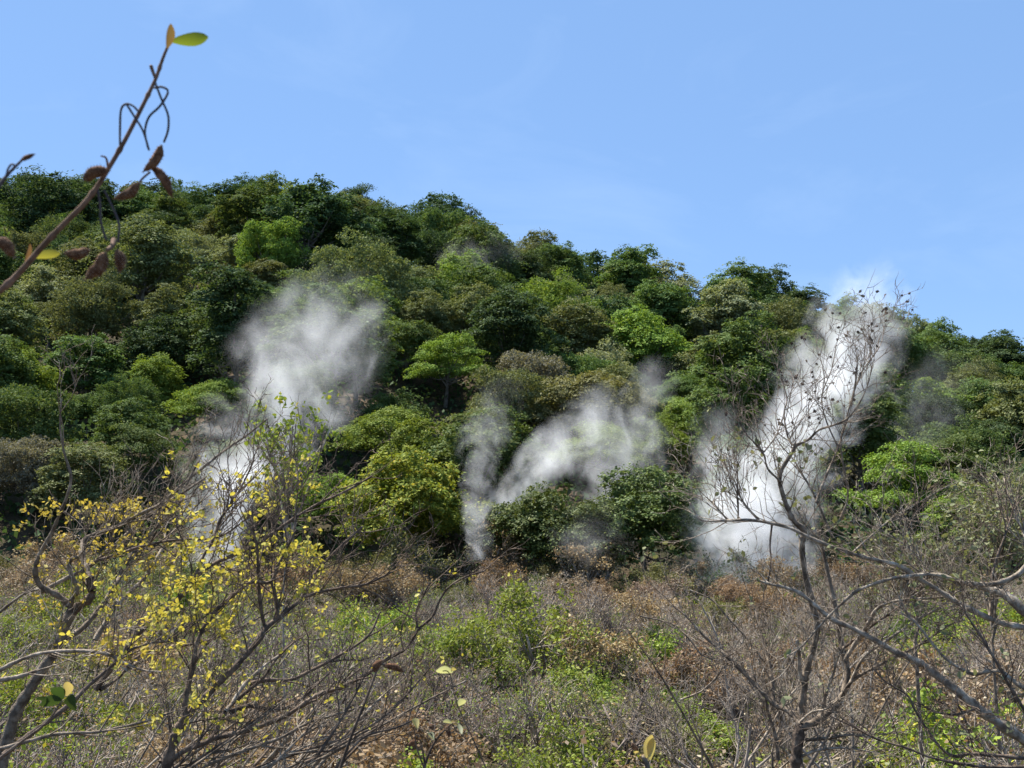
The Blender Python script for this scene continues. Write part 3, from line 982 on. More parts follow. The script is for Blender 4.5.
fore_tree("yellow_leaf_tree", "dark forked tree holding sparse yellow leaves, in front of the western steam plume", "tree", (168, 768), 5.6, [
    ([(164, 780), (170, 752), (177, 733), (185, 717)], 5.6, 5.6, 5.6, 4.4, None, .4),
    ([(185, 717), (185, 705), (188, 687), (193, 665), (197, 642), (205, 626), (215, 612), (225, 602), (242, 588), (252, 582), (270, 582), (277, 568), (287, 548), (296, 530)], 5.6, 5.9, 3.0, 1.1, None, 1.3),
    ([(185, 717), (192, 711), (212, 690), (237, 665), (257, 642), (265, 629), (278, 618), (290, 608), (302, 598), (308, 584), (313, 575), (325, 562), (340, 547), (362, 527)], 5.6, 6.3, 3.8, 1.2, None, 1.3),
    ([(302, 598), (320, 592), (340, 588), (366, 584), (392, 572)], 6.0, 6.2, 2.0, .9, None, .8),
    ([(265, 628), (261, 610), (259, 588), (258, 570), (257, 548), (253, 528), (252, 505)], 5.9, 5.8, 2.2, .9, None, .8),
    ([(278, 618), (277, 603), (273, 588), (271, 580)], 5.9, 5.9, 1.8, 1.1, None, .4),
    ([(95, 690), (120, 656), (135, 636), (155, 619), (170, 606), (187, 590), (195, 577), (210, 566), (227, 558), (248, 549), (263, 540), (277, 530), (296, 517), (318, 504), (348, 490), (372, 476)], 5.9, 6.8, 3.2, 1.0, None, 1.6),
    ([(195, 577), (203, 557), (213, 540), (220, 520), (232, 503), (245, 480), (254, 460)], 6.2, 6.5, 1.8, .7, None, 1.2),
    ([(100, 560), (140, 547), (175, 540), (215, 538), (240, 524), (268, 498)], 6.3, 6.5, 1.4, .7, None, 1.2),
    ([(3, 755), (25, 738), (47, 722), (72, 702), (87, 687), (107, 670), (127, 652), (148, 644), (175, 640)], 5.2, 5.6, 3.2, 1.0, None, .8),
    ([(0, 749), (33, 740), (58, 734), (97, 732), (117, 728), (150, 720), (172, 712)], 5.1, 5.3, 2.0, .9, 'grey', .5),
    ([(100, 690), (118, 678), (140, 655), (170, 648), (210, 640), (245, 625), (282, 605)], 5.9, 6.6, 1.8, .7, None, 1.2),
], 'dark', 37, twigs=15, twigL=.48, rmax=.004, leaf='gold', nleaf=2500, leafL=.028, leaf_ok=lambda x, y, r: (x < 330) & (y < 740) & (y > 455) & (r.uniform(0, 1, len(x)) < np.where(y < 540, .25, 1)))

def lean_stems(seed, n):
    rng = NP(seed)
    L = []
    for k in range(n):
        x0 = rng.uniform(120, 330)
        y0 = rng.uniform(752, 800)
        a = rad(rng.uniform(24, 62))
        l = rng.uniform(70, 175)
        m = rng.uniform(-14, 14)
        Y = rng.uniform(5.6, 8.5)
        p = [(x0, y0), (x0 + l * .35 * math.cos(a) + m * .4, y0 - l * .35 * math.sin(a)), (x0 + l * .7 * math.cos(a), y0 - l * .7 * math.sin(a) + m * .5), (x0 + l * math.cos(a), y0 - l * math.sin(a))]
        L.append((p, Y, Y + rng.uniform(-.2, .6), rng.uniform(1.1, 2.0), .6, rng.choice(['dark', 'grey', 'silver', 'grey']), .9))
    return L


st = fore_tree("bare_bush", "leaning bundle of bare dark stems at the bottom, beside a low brown pod", "bush", (175, 790), 6.6, [
    ([(160, 775), (172, 760), (190, 748), (210, 740), (220, 722), (228, 708), (245, 693), (263, 678), (277, 658), (293, 643)], 6.4, 6.9, 3.4, 1.2, None, .7),
    ([(225, 712), (232, 703), (245, 684), (263, 667), (278, 656)], 6.5, 6.8, 2.2, 1.2, 'silver', .3),
    ([(215, 738), (242, 732), (263, 725), (287, 715), (313, 698), (325, 692), (340, 688), (352, 682), (370, 672), (380, 663), (395, 655), (408, 647), (418, 630), (432, 617), (440, 600), (448, 588), (463, 578), (484, 571)], 6.5, 6.2, 2.8, .8, None, 1.3),
    ([(418, 630), (416, 613), (422, 598), (430, 582)], 6.3, 6.3, 1.2, .7, None, .4),
    ([(250, 684), (268, 680), (290, 680), (312, 670), (340, 655), (368, 636), (380, 612)], 6.8, 7.2, 2.4, .9, None, .8),
    ([(230, 712), (250, 706), (277, 710), (300, 700), (330, 672)], 6.6, 6.9, 2.6, 1.0, None, .5),
    ([(205, 766), (240, 752), (280, 738), (310, 722), (345, 712), (380, 700)], 6.0, 6.3, 2.0, .9, 'grey', .6),
    ([(250, 770), (300, 752), (345, 738), (385, 716), (420, 680)], 6.0, 6.3, 2.0, .9, None, .6),
    ([(330, 775), (352, 748), (368, 735), (395, 728), (418, 718)], 6.0, 6.2, 1.8, .8, None, .6),
] + lean_stems(3, 38), 'dark', 41, twigs=7, twigL=.42, leaf='gold', nleaf=420, leafL=.03)


# upright leafy tree standing in the steam
rngH = NP(77)
HB = [([(283, 600), (285, 570), (290, 545), (292, 520), (290, 497), (284, 478)], 14.5, 14.5, .9, .9, None, .8)]
for k in range(13):
    y0 = rngH.uniform(480, 560)
    x0 = 288 + rngH.uniform(-4, 4)
    dx = rngH.uniform(-30, 62)
    top = rngH.uniform(420, 475)
    HB.append(([(x0, y0), (x0 + dx * .45, y0 * .6 + top * .4), (x0 + dx * .8, y0 * .3 + top * .7), (x0 + dx, top)], 14.5, 14.5 + rngH.uniform(-1, 1), 1.3, .5, None, 1.0))
fore_tree("leafy_sapling", "upright thin tree with small yellowing leaves standing before the western steam plume", "tree", (283, 600), 14.5, HB, 'twig', 43, twigs=5, twigL=.45, rmax=.004, kids=(2, 1), leaf='yellow', nleaf=1100, leafL=.07)

# bare forked tree at the right
D = [
    ([(793, 785), (795, 768), (797, 750), (800, 726)], 9.0, 9.0, 7.2, 6.0, 'dark', .2),
    ([(801, 726), (796, 717), (785, 709), (774, 704), (757, 686), (738, 667), (720, 650), (702, 634), (686, 616), (670, 604)], 9.0, 9.8, 4.2, 1.0, None, 1.1),
    ([(801, 728), (818, 720), (836, 705), (845, 688), (847, 668), (841, 643), (836, 612), (830, 584), (824, 556), (818, 530)], 9.0, 9.4, 4.8, 1.8, None, 1.0),
    ([(801, 712), (803, 695), (808, 665), (815, 642), (817, 625), (812, 603), (807, 584), (803, 560), (802, 545), (803, 530), (793, 520), (786, 504), (781, 488), (780, 480), (782, 469), (789, 457), (796, 445)], 9.0, 8.8, 4.6, 1.9, None, 1.0),
    ([(796, 445), (808, 440), (819, 430), (834, 425), (848, 418), (860, 402), (868, 384), (872, 366)], 8.8, 8.5, 1.6, .5, None, 1.5),
    ([(796, 446), (791, 443), (787, 434), (784, 414), (787, 400), (783, 384), (777, 366)], 8.8, 9.1, 1.4, .5, None, 1.2),
    ([(780, 481), (768, 469), (764, 455), (757, 445), (747, 435), (738, 418), (732, 402)], 8.8, 8.5, 1.4, .5, None, 1.2),
    ([(764, 452), (776, 436), (782, 420)], 8.7, 8.8, 1.0, .5, None, .6),
    ([(832, 536), (820, 508), (810, 487), (800, 471), (793, 459), (780, 444), (772, 428)], 9.2, 9.6, 1.7, .5, None, 1.2),
    ([(816, 502), (826, 476), (838, 448), (846, 420), (852, 398), (862, 372), (880, 346), (884, 328)], 9.2, 9.8, 1.5, .45, None, 1.5),
    ([(840, 520), (848, 496), (843, 464), (841, 440), (850, 412), (856, 380), (858, 352)], 9.3, 9.0, 1.3, .45, None, 1.5),
    ([(838, 447), (826, 420), (822, 396), (832, 368), (836, 345)], 9.4, 9.5, 1.0, .4, None, 1.2),
    ([(840, 700), (852, 680), (864, 657), (886, 641), (919, 619), (943, 605), (958, 590)], 9.0, 8.3, 2.4, .9, 'silver', .8),
    ([(838, 704), (851, 682), (877, 666), (906, 652), (924, 642), (946, 627), (962, 620)], 9.0, 8.3, 2.0, .8, None, .8),
    ([(845, 660), (860, 636), (869, 622), (877, 609), (891, 602), (911, 599), (939, 597), (960, 590)], 9.0, 8.4, 2.6, .9, 'silver', .8),
    ([(840, 650), (852, 642), (874, 624), (892, 612), (909, 597), (918, 582)], 9.1, 8.6, 1.8, .8, 'dark', .8),
    ([(806, 690), (800, 672), (799, 655), (797, 640)], 9.0, 8.9, 2.6, 1.8, 'silver', .2),
    ([(822, 716), (824, 700), (828, 688), (834, 672), (838, 655)], 9.0, 8.8, 2.2, 1.0, 'silver', .4),
    ([(774, 705), (770, 668), (762, 640), (755, 610)], 9.4, 9.9, 2.6, 1.0, None, .8),
    ([(778, 760), (775, 735), (768, 712), (764, 690)], 9.6, 9.6, 2.6, 1.6, None, .5),
    ([(806, 740), (830, 738), (852, 735), (880, 739)], 9.0, 8.6, 2.2, .9, None, .6),
    ([(802, 756), (820, 750), (845, 748), (872, 752)], 9.0, 8.7, 1.8, .8, 'silver', .6),
    ([(800, 722), (812, 712), (826, 709), (838, 700)], 8.9, 8.7, 1.4, .8, 'silver', .3),
    ([(680, 700), (700, 692), (714, 680), (722, 668), (725, 660)], 9.7, 9.6, 1.2, 1.0, 'silver', .3),
    ([(640, 616), (672, 624), (690, 640), (702, 655), (722, 662)], 9.7, 9.5, .9, 1.0, None, .4),
    ([(690, 590), (712, 600), (728, 618), (748, 640), (764, 662)], 9.9, 9.6, .8, 1.2, None, .5),
]
D = [(p, a, b, c * .86, d * .86, k, n * (2.3 if p[0][1] > 600 and q else 1)) for q, (p, a, b, c, d, k, n) in enumerate(D)]
dt = fore_tree("bare_tree", "leafless forked tree in front of the tall eastern steam plume", "tree", (795, 768), 9.0, D, 'grey', 51, twigs=11, twigL=.5, rmax=.004, leaf='pale', nleaf=150, leafL=.05, up=.3,
               leaf_ok=lambda x, y, r: (y < 560) & (y > 440), seeds=120)

# pale thicket of twigs round its foot
rngP = NP(123)
FT = [([(742, 800), (744, 775), (748, 750), (750, 725)], 10.2, 10.2, 2.0, 1.2, None, .6)]
for k in range(24):
    x0 = rngP.uniform(690, 860)
    a = rad(rngP.uniform(35, 145))
    l = rngP.uniform(70, 190)
    m = rngP.uniform(-16, 16)
    Y = rngP.uniform(9.6, 12.5)
    y0 = rngP.uniform(770, 810)
    FT.append(([(x0, y0), (x0 + l * .35 * math.cos(a) + m * .5, y0 - l * .4 * math.sin(a)), (x0 + l * .7 * math.cos(a) - m * .3, y0 - l * .75 * math.sin(a)), (x0 + l * math.cos(a) + m * .5, y0 - l * math.sin(a))],
               Y, Y + rngP.uniform(-.5, .5), rngP.uniform(1.0, 1.8), .5, ['silver', 'twig', 'grey', 'twig'][k % 4], 1.0))
fore_tree("bare_bush", "pale twiggy thicket of leafless stems around the foot of the leafless forked tree", "bush", (742, 800), 10.2, FT, 'twig', 131, twigs=10, twigL=.5, rmax=.0045)

# silver-branched tree entering from the right border
E = [
    ([(1120, 800), (1112, 760), (1096, 715), (1075, 672), (1052, 640), (1030, 616)], 8.0, 8.2, 13, 8.0, None, .2),
    ([(1030, 617), (1012, 600), (1000, 593), (985, 588), (973, 585), (952, 581), (930, 577)], 8.2, 8.6, 6.2, 2.0, None, .7),
    ([(1052, 642), (1030, 629), (1010, 625), (993, 620), (960, 604), (943, 593), (915, 576), (897, 565), (872, 559), (850, 553), (817, 541), (790, 528), (770, 523), (747, 520), (715, 521), (700, 519), (690, 503)], 8.1, 8.7, 4.2, 1.2, None, 1.6),
    ([(1050, 640), (1035, 566), (1016, 576), (993, 584), (965, 583), (937, 575), (912, 576), (890, 579), (863, 588), (850, 596), (832, 613), (817, 629), (800, 648), (780, 660)], 8.2, 8.4, 3.6, .9, None, 1.2),
    ([(1098, 720), (1060, 752), (1030, 743), (1003, 726), (983, 712), (956, 690), (939, 677), (924, 665), (909, 657), (894, 651), (869, 637), (850, 627), (830, 618), (804, 596), (787, 588), (774, 585), (757, 580)], 8.0, 8.5, 7.2, 1.4, None, 1.0),
    ([(1050, 700), (1024, 688), (1012, 680), (1002, 672), (990, 671), (973, 674), (956, 666), (943, 656), (931, 642), (915, 622), (900, 612)], 7.9, 8.3, 2.8, 1.2, None, .9),
    ([(1075, 790), (1040, 735), (1012, 690), (1000, 669), (990, 651), (981, 636), (968, 617), (962, 604)], 7.8, 8.0, 2.2, 1.0, 'dark', .9),
    ([(1060, 756), (1024, 758), (1003, 756), (970, 754), (953, 756), (939, 746), (929, 732), (916, 712), (907, 695), (886, 682), (872, 667)], 7.6, 7.9, 2.6, 1.0, 'dark', 1.0),
    ([(1060, 764), (1020, 767), (976, 766), (933, 758), (907, 748), (877, 739), (852, 726), (830, 716)], 7.4, 7.7, 2.4, .8, 'dark', 1.0),
    ([(956, 692), (958, 705), (965, 719), (973, 748)], 7.9, 7.8, 1.3, .8, 'dark', .4),
    ([(976, 708), (960, 714), (945, 714), (930, 710), (922, 704)], 8.0, 7.9, 1.5, .8, 'dark', .5),
    ([(1040, 600), (1034, 560), (1022, 530), (1010, 500), (1004, 478)], 8.4, 9.0, 2.4, .7, None, 1.2),
    ([(990, 584), (996, 560), (1005, 535), (1012, 515), (1022, 496)], 8.4, 8.8, 1.8, .7, 'dark', 1.0),
    ([(943, 592), (928, 580), (920, 560), (905, 545), (880, 530), (858, 520)], 8.5, 9.0, 1.4, .6, None, 1.0),
    ([(897, 565), (904, 545), (912, 520), (922, 505)], 8.6, 8.8, 1.4, .6, 'dark', .8),
    ([(852, 553), (872, 535), (890, 520), (915, 505), (940, 490), (958, 482)], 8.7, 9.4, 1.2, .5, None, 1.0),
    ([(772, 524), (770, 545), (771, 562), (768, 582)], 8.7, 8.7, 1.2, 1.0, 'dark', .2),
    ([(760, 521), (742, 500), (734, 480), (726, 470)], 8.7, 8.9, 1.2, .5, None, 1.0),
    ([(738, 521), (738, 500), (733, 482)], 8.7, 8.6, 1.0, .5, 'dark', .8),
    ([(728, 521), (715, 505), (706, 497)], 8.7, 8.6, 1.0, .5, None, .8),
]
E = [(p, a, b, c * .82, d * .8, k, n) for p, a, b, c, d, k, n in E]
fore_tree("silver_branch_tree", "silver-barked tree reaching in from the right border with long crossing branches", "tree", (1120, 800), 8.0, E, 'silver', 57, twigs=14, twigL=.52, rmax=.0042, leaf='pale', nleaf=330, leafL=.05,
          leaf_ok=lambda x, y, r: (x > 690))

# grey-green leafy bush behind it
rngG = NP(78)
for gx, gy, gy0, wd, nm in ((992, 512, 15.0, 44, "silvery green leafy bush by the right border, behind the silver branches"),
                            (915, 562, 17.0, 32, "small loose grey-green bush between the mossy layered tree and the silver branches")):
    GB = [([(gx, 640), (gx + 4, 625), (gx + 3, 610), (gx, 592)], gy0, gy0, 1.5, 1.2, None, .3)]
    for k in range(14):
        dx = rngG.uniform(-wd, wd)
        y0 = rngG.uniform(575, 630)
        top = rngG.uniform(gy - 20, gy + 40)
        GB.append(([(gx + rngG.uniform(-3, 3), y0), (gx + dx * .5, y0 * .55 + top * .45), (gx + dx * .85, y0 * .25 + top * .75), (gx + dx, top)], gy0, gy0 + rngG.uniform(-1.2, 1.2), 1.3, .5, None, 1.0))
    fore_tree("leafy_bush", nm, "bush", (gx, 660), gy0, GB, 'grey', 60 + gx, twigs=11, twigL=.65, leaf='pale', nleaf=3000 if gx > 950 else 900, leafL=.062, kids=(4, 3))

# ------------------------------------------------------------------ the near vine with pods
def lathe_pod(p0, p1, r, rng, n=10, sides=12, flat=.75, bend=.1):
    """A velvety pod from p0 to p1."""
    p0, p1 = np.array(p0), np.array(p1)
    t = np.linspace(0, 1, n)
    prof = np.sin(np.clip(t * 1.0, 0, 1) * math.pi) ** .55 * (1 - .18 * t)
    d = unit(p1 - p0)
    side = unit(np.cross(d, np.array([0, 1.0, .2])))
    P = p0 + (p1 - p0) * t[:, None] + side * (np.sin(t * math.pi) * bend * np.linalg.norm(p1 - p0))[:, None]
    b = np.cross(d, side)
    ang = np.arange(sides) / sides * 2 * math.pi
    rr = (r * np.maximum(prof, .06))[:, None] * (1 + .12 * rng.normal(size=(n, sides)))
    V = P[:, None, :] + rr[..., None] * (np.cos(ang)[None, :, None] * side + flat * np.sin(ang)[None, :, None] * b)
    V = V.reshape(-1, 3)
    Q = []
    ring = np.arange(sides)
    nx = (ring + 1) % sides
    for i in range(n - 1):
        Q.append(np.stack([i * sides + ring, i * sides + nx, (i + 1) * sides + nx, (i + 1) * sides + ring], 1))
    # short velvet hairs standing off the skin
    return V, [np.concatenate(Q), np.arange(sides)[None, :].repeat(1, 0)[:, ::-1], ((n - 1) * sides + ring)[None, :]]


def pod_with_hair(p0, p1, r, rng, **k):
    V, F = lathe_pod(p0, p1, r, rng, **k)
    c = (np.array(p0) + np.array(p1)) / 2
    d = unit(np.array(p1) - np.array(p0))
    nh = 420
    i = rng.integers(0, len(V), nh)
    ax = np.array(p0) + np.outer((V[i] - p0) @ d, d)
    o = unit(V[i] - ax)
    L = r * .42 * rng.uniform(.4, 1.2, (nh, 1))
    tip = V[i] + (o * .8 + d * .5) * L
    w = unit(np.cross(o, rng.normal(size=(nh, 3)))) * r * .05
    HV = np.stack([V[i] - w, V[i] + w, tip], 1).reshape(-1, 3)
    V2, F2 = join_vf([(V, F), (HV, [np.arange(nh * 3).reshape(-1, 3)])])
    return V2, F2


def pod_obj(VF, parent, name="pod"):
    V, F = VF
    me = mesh_np(name, V, F, BK['pod'], smooth=True)
    me.materials.append(BK['hair'])
    mi = np.zeros(len(me.polygons), np.int32)
    mi[-420:] = 1
    me.polygons.foreach_set("material_index", mi)
    return obj(name, me, parent)


def blade_vf(p0, p1, w, rng, n=7, curl=.25):
    p0, p1 = np.array(p0), np.array(p1)
    d = p1 - p0
    Ln = np.linalg.norm(d)
    dn = d / Ln
    side = unit(np.cross(dn, np.array([0, 1.0, .35])))
    nrm = np.cross(side, dn)
    V = []
    for t in np.linspace(0, 1, n):
        ww = w * (math.sin(math.pi * min(1, t * .93 + .05)) ** .8) + .0002
        c = p0 + d * t + nrm * curl * Ln * .35 * math.sin(t * math.pi)
        V += [c + side * ww + nrm * ww * .35, c, c - side * ww + nrm * ww * .35]
    F = []
    for i in range(n - 1):
        a = i * 3
        F += [(a, a + 1, a + 4, a + 3), (a + 1, a + 2, a + 5, a + 4)]
    return np.array(V), [np.array(F)]


rv = NP(91)
YV = 1.35
k_ = YV / FPX


def vine_line(pts, Y0, Y1, r0, r1, n=6):
    return branch_world(pts, Y0, Y1, r0, r1, n)


STEM = [(-70, 345), (-30, 312), (0, 291), (22, 270), (42, 247), (62, 226), (83, 205), (97, 187), (110, 166), (124, 142), (137, 117), (148, 95), (156, 78), (163, 58), (168, 46)]
base = at(-70, 345, YV)
vr = empty("seed_pod_vine", base)
tag(vr, "close slanting vine stem hung with brown velvety pods and tipped by a green leaf", "vine")
vo = np.array(vr.location)
P, R = vine_line(STEM, YV, YV + .06, 3.6, 1.5)
for q in (14, 27, 40, 52, 66, 75):     # nodes
    R[q] *= 1.35
# the stem runs down to the bank below the camera
root_pts = np.array([[-.95, 1.15, float(terrain(-.95, 1.15)) - .05], [-.98, 1.2, 6.5], P[0] * .6 + np.array([-.98, 1.22, 7.0]) * .4, P[0]])
S = spline(root_pts, 6)
V, F = tubes_vf([(P - vo, R), (S - vo, np.full(len(S), R[0] * 1.05)),
                 (vine_line([(108, 167), (106, 158), (101, 156)], YV + .03, YV + .02, 1.5, .9)[0] - vo, np.linspace(1.4, .8, 13) * k_),
                 (vine_line([(156, 80), (153, 72), (151, 66)], YV + .05, YV + .05, 1.6, 1.6)[0] - vo, np.linspace(1.5, 2.0, 13) * k_)], 8)
obj("stem", mesh_np("stem", V, F, BK['vine'], smooth=True), vr)
for pts, r in [
    ([(139, 112), (133, 106), (126, 104), (121, 110), (120, 130), (120, 150)], 1.0),
    ([(127, 105), (134, 116), (143, 131), (149, 150)], .9),
    ([(154, 88), (162, 87), (168, 92), (160, 106), (149, 117), (145, 132), (148, 148)], .9),
    ([(155, 82), (161, 98), (168, 115), (168, 130), (164, 142)], .9),
    ([(97, 187), (100, 203), (101, 222), (106, 240)], 1.0),
    ([(104, 190), (112, 206), (119, 224), (118, 242)], .9),
    ([(150, 172), (143, 178), (139, 183)], .9),
]:
    P, R = vine_line(pts, YV + .03, YV + .04, r, r * .75)
    V, F = tubes_vf([(P - vo, R)], 6)
    obj("tendril", mesh_np("tendril", V, F, BK['tendril'], smooth=True), vr)
for (a, b, r, fl, dy) in [
    ((83, 180), (109, 170), 7.0, .8, .02), ((140, 183), (114, 199), 5.6, .8, .03), ((162, 145), (143, 172), 5.8, .8, .04),
    ((151, 166), (172, 197), 5.4, .8, .05), ((90, 250), (65, 253), 5.8, .85, -.02), ((106, 252), (86, 279), 7.6, .85, 0.0), ((117, 249), (120, 272), 6.0, .85, .02),
    ((-4, 238), (14, 257), 6.6, .85, -.04),
]:
    V, F = pod_with_hair(at(*a, YV + dy) - vo, at(*b, YV + dy + .004) - vo, r * k_, rv, flat=fl)
    pod_obj((V, F), vr)
V, F = tubes_vf([(vine_line([(114, 240), (112, 246), (107, 250)], YV + .03, YV, 2.6, 2.2)[0] - vo, np.linspace(3.0, 2.0, 13) * k_),
                 (vine_line([(-8, 230), (-4, 236), (2, 243)], YV - .04, YV - .04, 2, 2)[0] - vo, np.linspace(2, 1.6, 13) * k_)], 8)
obj("stalk", mesh_np("stalk", V, F, BK['vine'], smooth=True), vr)
LEAFG = leaf_mat("vine_leaf", (.13, .165, .022), (.17, .20, .03), transl=.5, var=.05)
LEAFY = leaf_mat("vine_leaf_yellow", (.27, .26, .05), (.33, .31, .07), transl=.4, var=.05)
LEAFB = leaf_mat("vine_leaf_dry", (.17, .10, .06), (.24, .15, .09), transl=.25, var=.05)
for a, b, w, m, lab in [((171, 41), (208, 37), 7.0, LEAFG, "fresh yellow-green leaf"), ((167, 48), (171, 24), 4.6, LEAFB, "withered brown leaf"), ((30, 257), (60, 253), 4.6, LEAFY, "yellow leaf low on the stem"),
                        ((25, 262), (30, 244), 2.2, LEAFB, None)]:
    V, F = blade_vf(at(*a, YV + .05) - vo, at(*b, YV + .02) - vo, w * k_, rv)
    o = obj("leaf", mesh_np("leaf", V, F, m, smooth=True), vr)
    if lab:
        o["label"] = lab

# second twig with a bud at the left border
b2 = at(-60, 240, 1.2)
v2 = empty("budding_twig", b2)
tag(v2, "short twig with a single pointed bud entering at the left border above the vine", "twig")
o2 = np.array(v2.location)
P, R = branch_world([(-60, 260), (-35, 222), (-12, 198), (0, 184), (10, 172), (21, 161)], 1.2, 1.22, 3.0, 1.3, 5)
S = spline(np.array([[-.80, 1.0, float(terrain(-.8, 1.0)) - .05], [-.80, 1.1, 6.6], P[0] + np.array([-.03, 0, -.12]), P[0]]), 5)
V, F = tubes_vf([(P - o2, R), (S - o2, np.full(len(S), R[0])),
                 (branch_world([(6, 177), (8, 169), (12, 164), (15, 166)], 1.2, 1.2, 1.2, 1.0)[0] - o2, np.full(13, .0012)),
                 (branch_world([(-2, 188), (2, 182), (5, 178)], 1.2, 1.2, 1.8, 1.8)[0] - o2, np.full(9, .0019))], 8)
obj("stem", mesh_np("stem", V, F, BK['tendril'], smooth=True), v2)
V, F = pod_with_hair(at(20, 161, 1.22) - o2, at(35, 154, 1.22) - o2, 2.6 * 1.22 / FPX, rv, bend=.02)
pod_obj((V, F), v2, "bud")

# ------------------------------------------------------------------ near sprigs with odd leaves and pods at the bottom
def sprig(name, label, cat, stem_px, Y, r, bark, leaves=(), pods=(), side=()):
    root_p = at(*stem_px[0], Y)
    e = empty(name, (root_p[0], Y, float(terrain(root_p[0], Y))))
    o0 = np.array(e.location)
    tag(e, label, cat)
    P, R = branch_world(stem_px, Y, Y, r, r * .5, 5)
    S = spline(np.array([[root_p[0], Y, o0[2] - .1], [root_p[0] + .03, Y + .04, o0[2] * .5 + P[0][2] * .5], P[0]]), 5)
    more = []
    for q in side:
        a, b = branch_world(q, Y, Y - .02, r * .55, r * .3, 5)
        more.append((a - o0, b))
    V, F = tubes_vf([(P - o0, R), (S - o0, np.linspace(R[0] * 1.4, R[0], len(S)))] + more, 7)
    obj("stem", mesh_np("stem", V, F, BK[bark], smooth=True), e)
    for a, b, w, m in leaves:
        V, F = blade_vf(at(*a, Y) - o0, at(*b, Y - .03) - o0, w * Y / FPX, rv)
        obj("leaf", mesh_np("leaf", V, F, m, smooth=True), e)
    for a, b, w in pods:
        V, F = pod_with_hair(at(*a, Y) - o0, at(*b, Y) - o0, w * Y / FPX, rv)
        pod_obj((V, F), e)


PALE = leaf_mat("pale_leaf", (.42, .44, .28), (.52, .52, .36), transl=.35, var=.05)
DGRN = leaf_mat("dark_leaf", (.035, .06, .02), (.05, .085, .025), transl=.3, var=.05)
CREAM = leaf_mat("cream_leaf", (.40, .34, .16), (.5, .42, .2), transl=.35, var=.05)
sprig("pod_sprig", "thin twig carrying one dark brown pod and a pale heart-shaped leaf, low in the thicket", "twig",
      [(330, 800), (350, 740), (366, 700), (378, 668), (386, 664)], 3.2, 1.8, 'dark', [], [((383, 666), (404, 672), 3.4), ((374, 672), (382, 660), 4.2)])
sprig("leaf_sprig", "thin twig tipped by a single pale green leaf above the cream scraps", "twig",
      [(500, 800), (478, 750), (458, 706), (450, 674)], 3.4, .8, 'dark', [((453, 672), (436, 671), 4.2, PALE), ((451, 671), (456, 669), 2.2, CREAM), ((458, 706), (465, 700), 3.5, PALE)],
      side=[[(450, 674), (447, 671), (443, 671)]])
sprig("withered_sprig", "drooping twig with cream and black withered leaves close to the bottom border", "twig",
      [(420, 800), (425, 765), (436, 740), (448, 727)], 3.3, 1.8, 'dark',
      [((443, 722), (452, 723), 2.6, PALE), ((456, 723), (462, 734), 2.6, PALE), ((428, 734), (434, 740), 4.0, PALE), ((450, 722), (458, 726), 2.4, CREAM), ((412, 720), (418, 728), 5, CREAM)],
      [((446, 726), (449, 738), 2.6), ((430, 724), (433, 730), 2.6), ((408, 746), (418, 741), 2.6)],
      side=[[(436, 740), (433, 736), (430, 733)], [(425, 765), (422, 748), (418, 742)], [(424, 768), (416, 745), (415, 728)], [(448, 727), (453, 723), (458, 724)]])
sprig("dry_bud_sprig", "stout twig with a big cream dry bud near the bottom border", "twig",
      [(652, 810), (650, 785), (647, 765), (643, 757)], 3.0, 4.0, 'grey', [((646, 758), (652, 735), 4.6, CREAM), ((650, 760), (653, 738), 4.2, CREAM), ((641, 756), (634, 752), 1.8, CREAM)], [((638, 751), (632, 743), 2.8)])
sprig("dark_leaf_sprig", "sprig of dark green glossy leaves in front of the grey curled trunk", "twig",
      [(-30, 782), (5, 754), (25, 739), (47, 722), (62, 701)], 3.4, 1.8, 'dark',
      [((62, 700), (40, 705), 6, DGRN), ((62, 700), (52, 688), 7, DGRN), ((64, 702), (76, 708), 9, DGRN), ((66, 696), (68, 682), 5, CREAM), ((36, 699), (50, 702), 3, DGRN)])

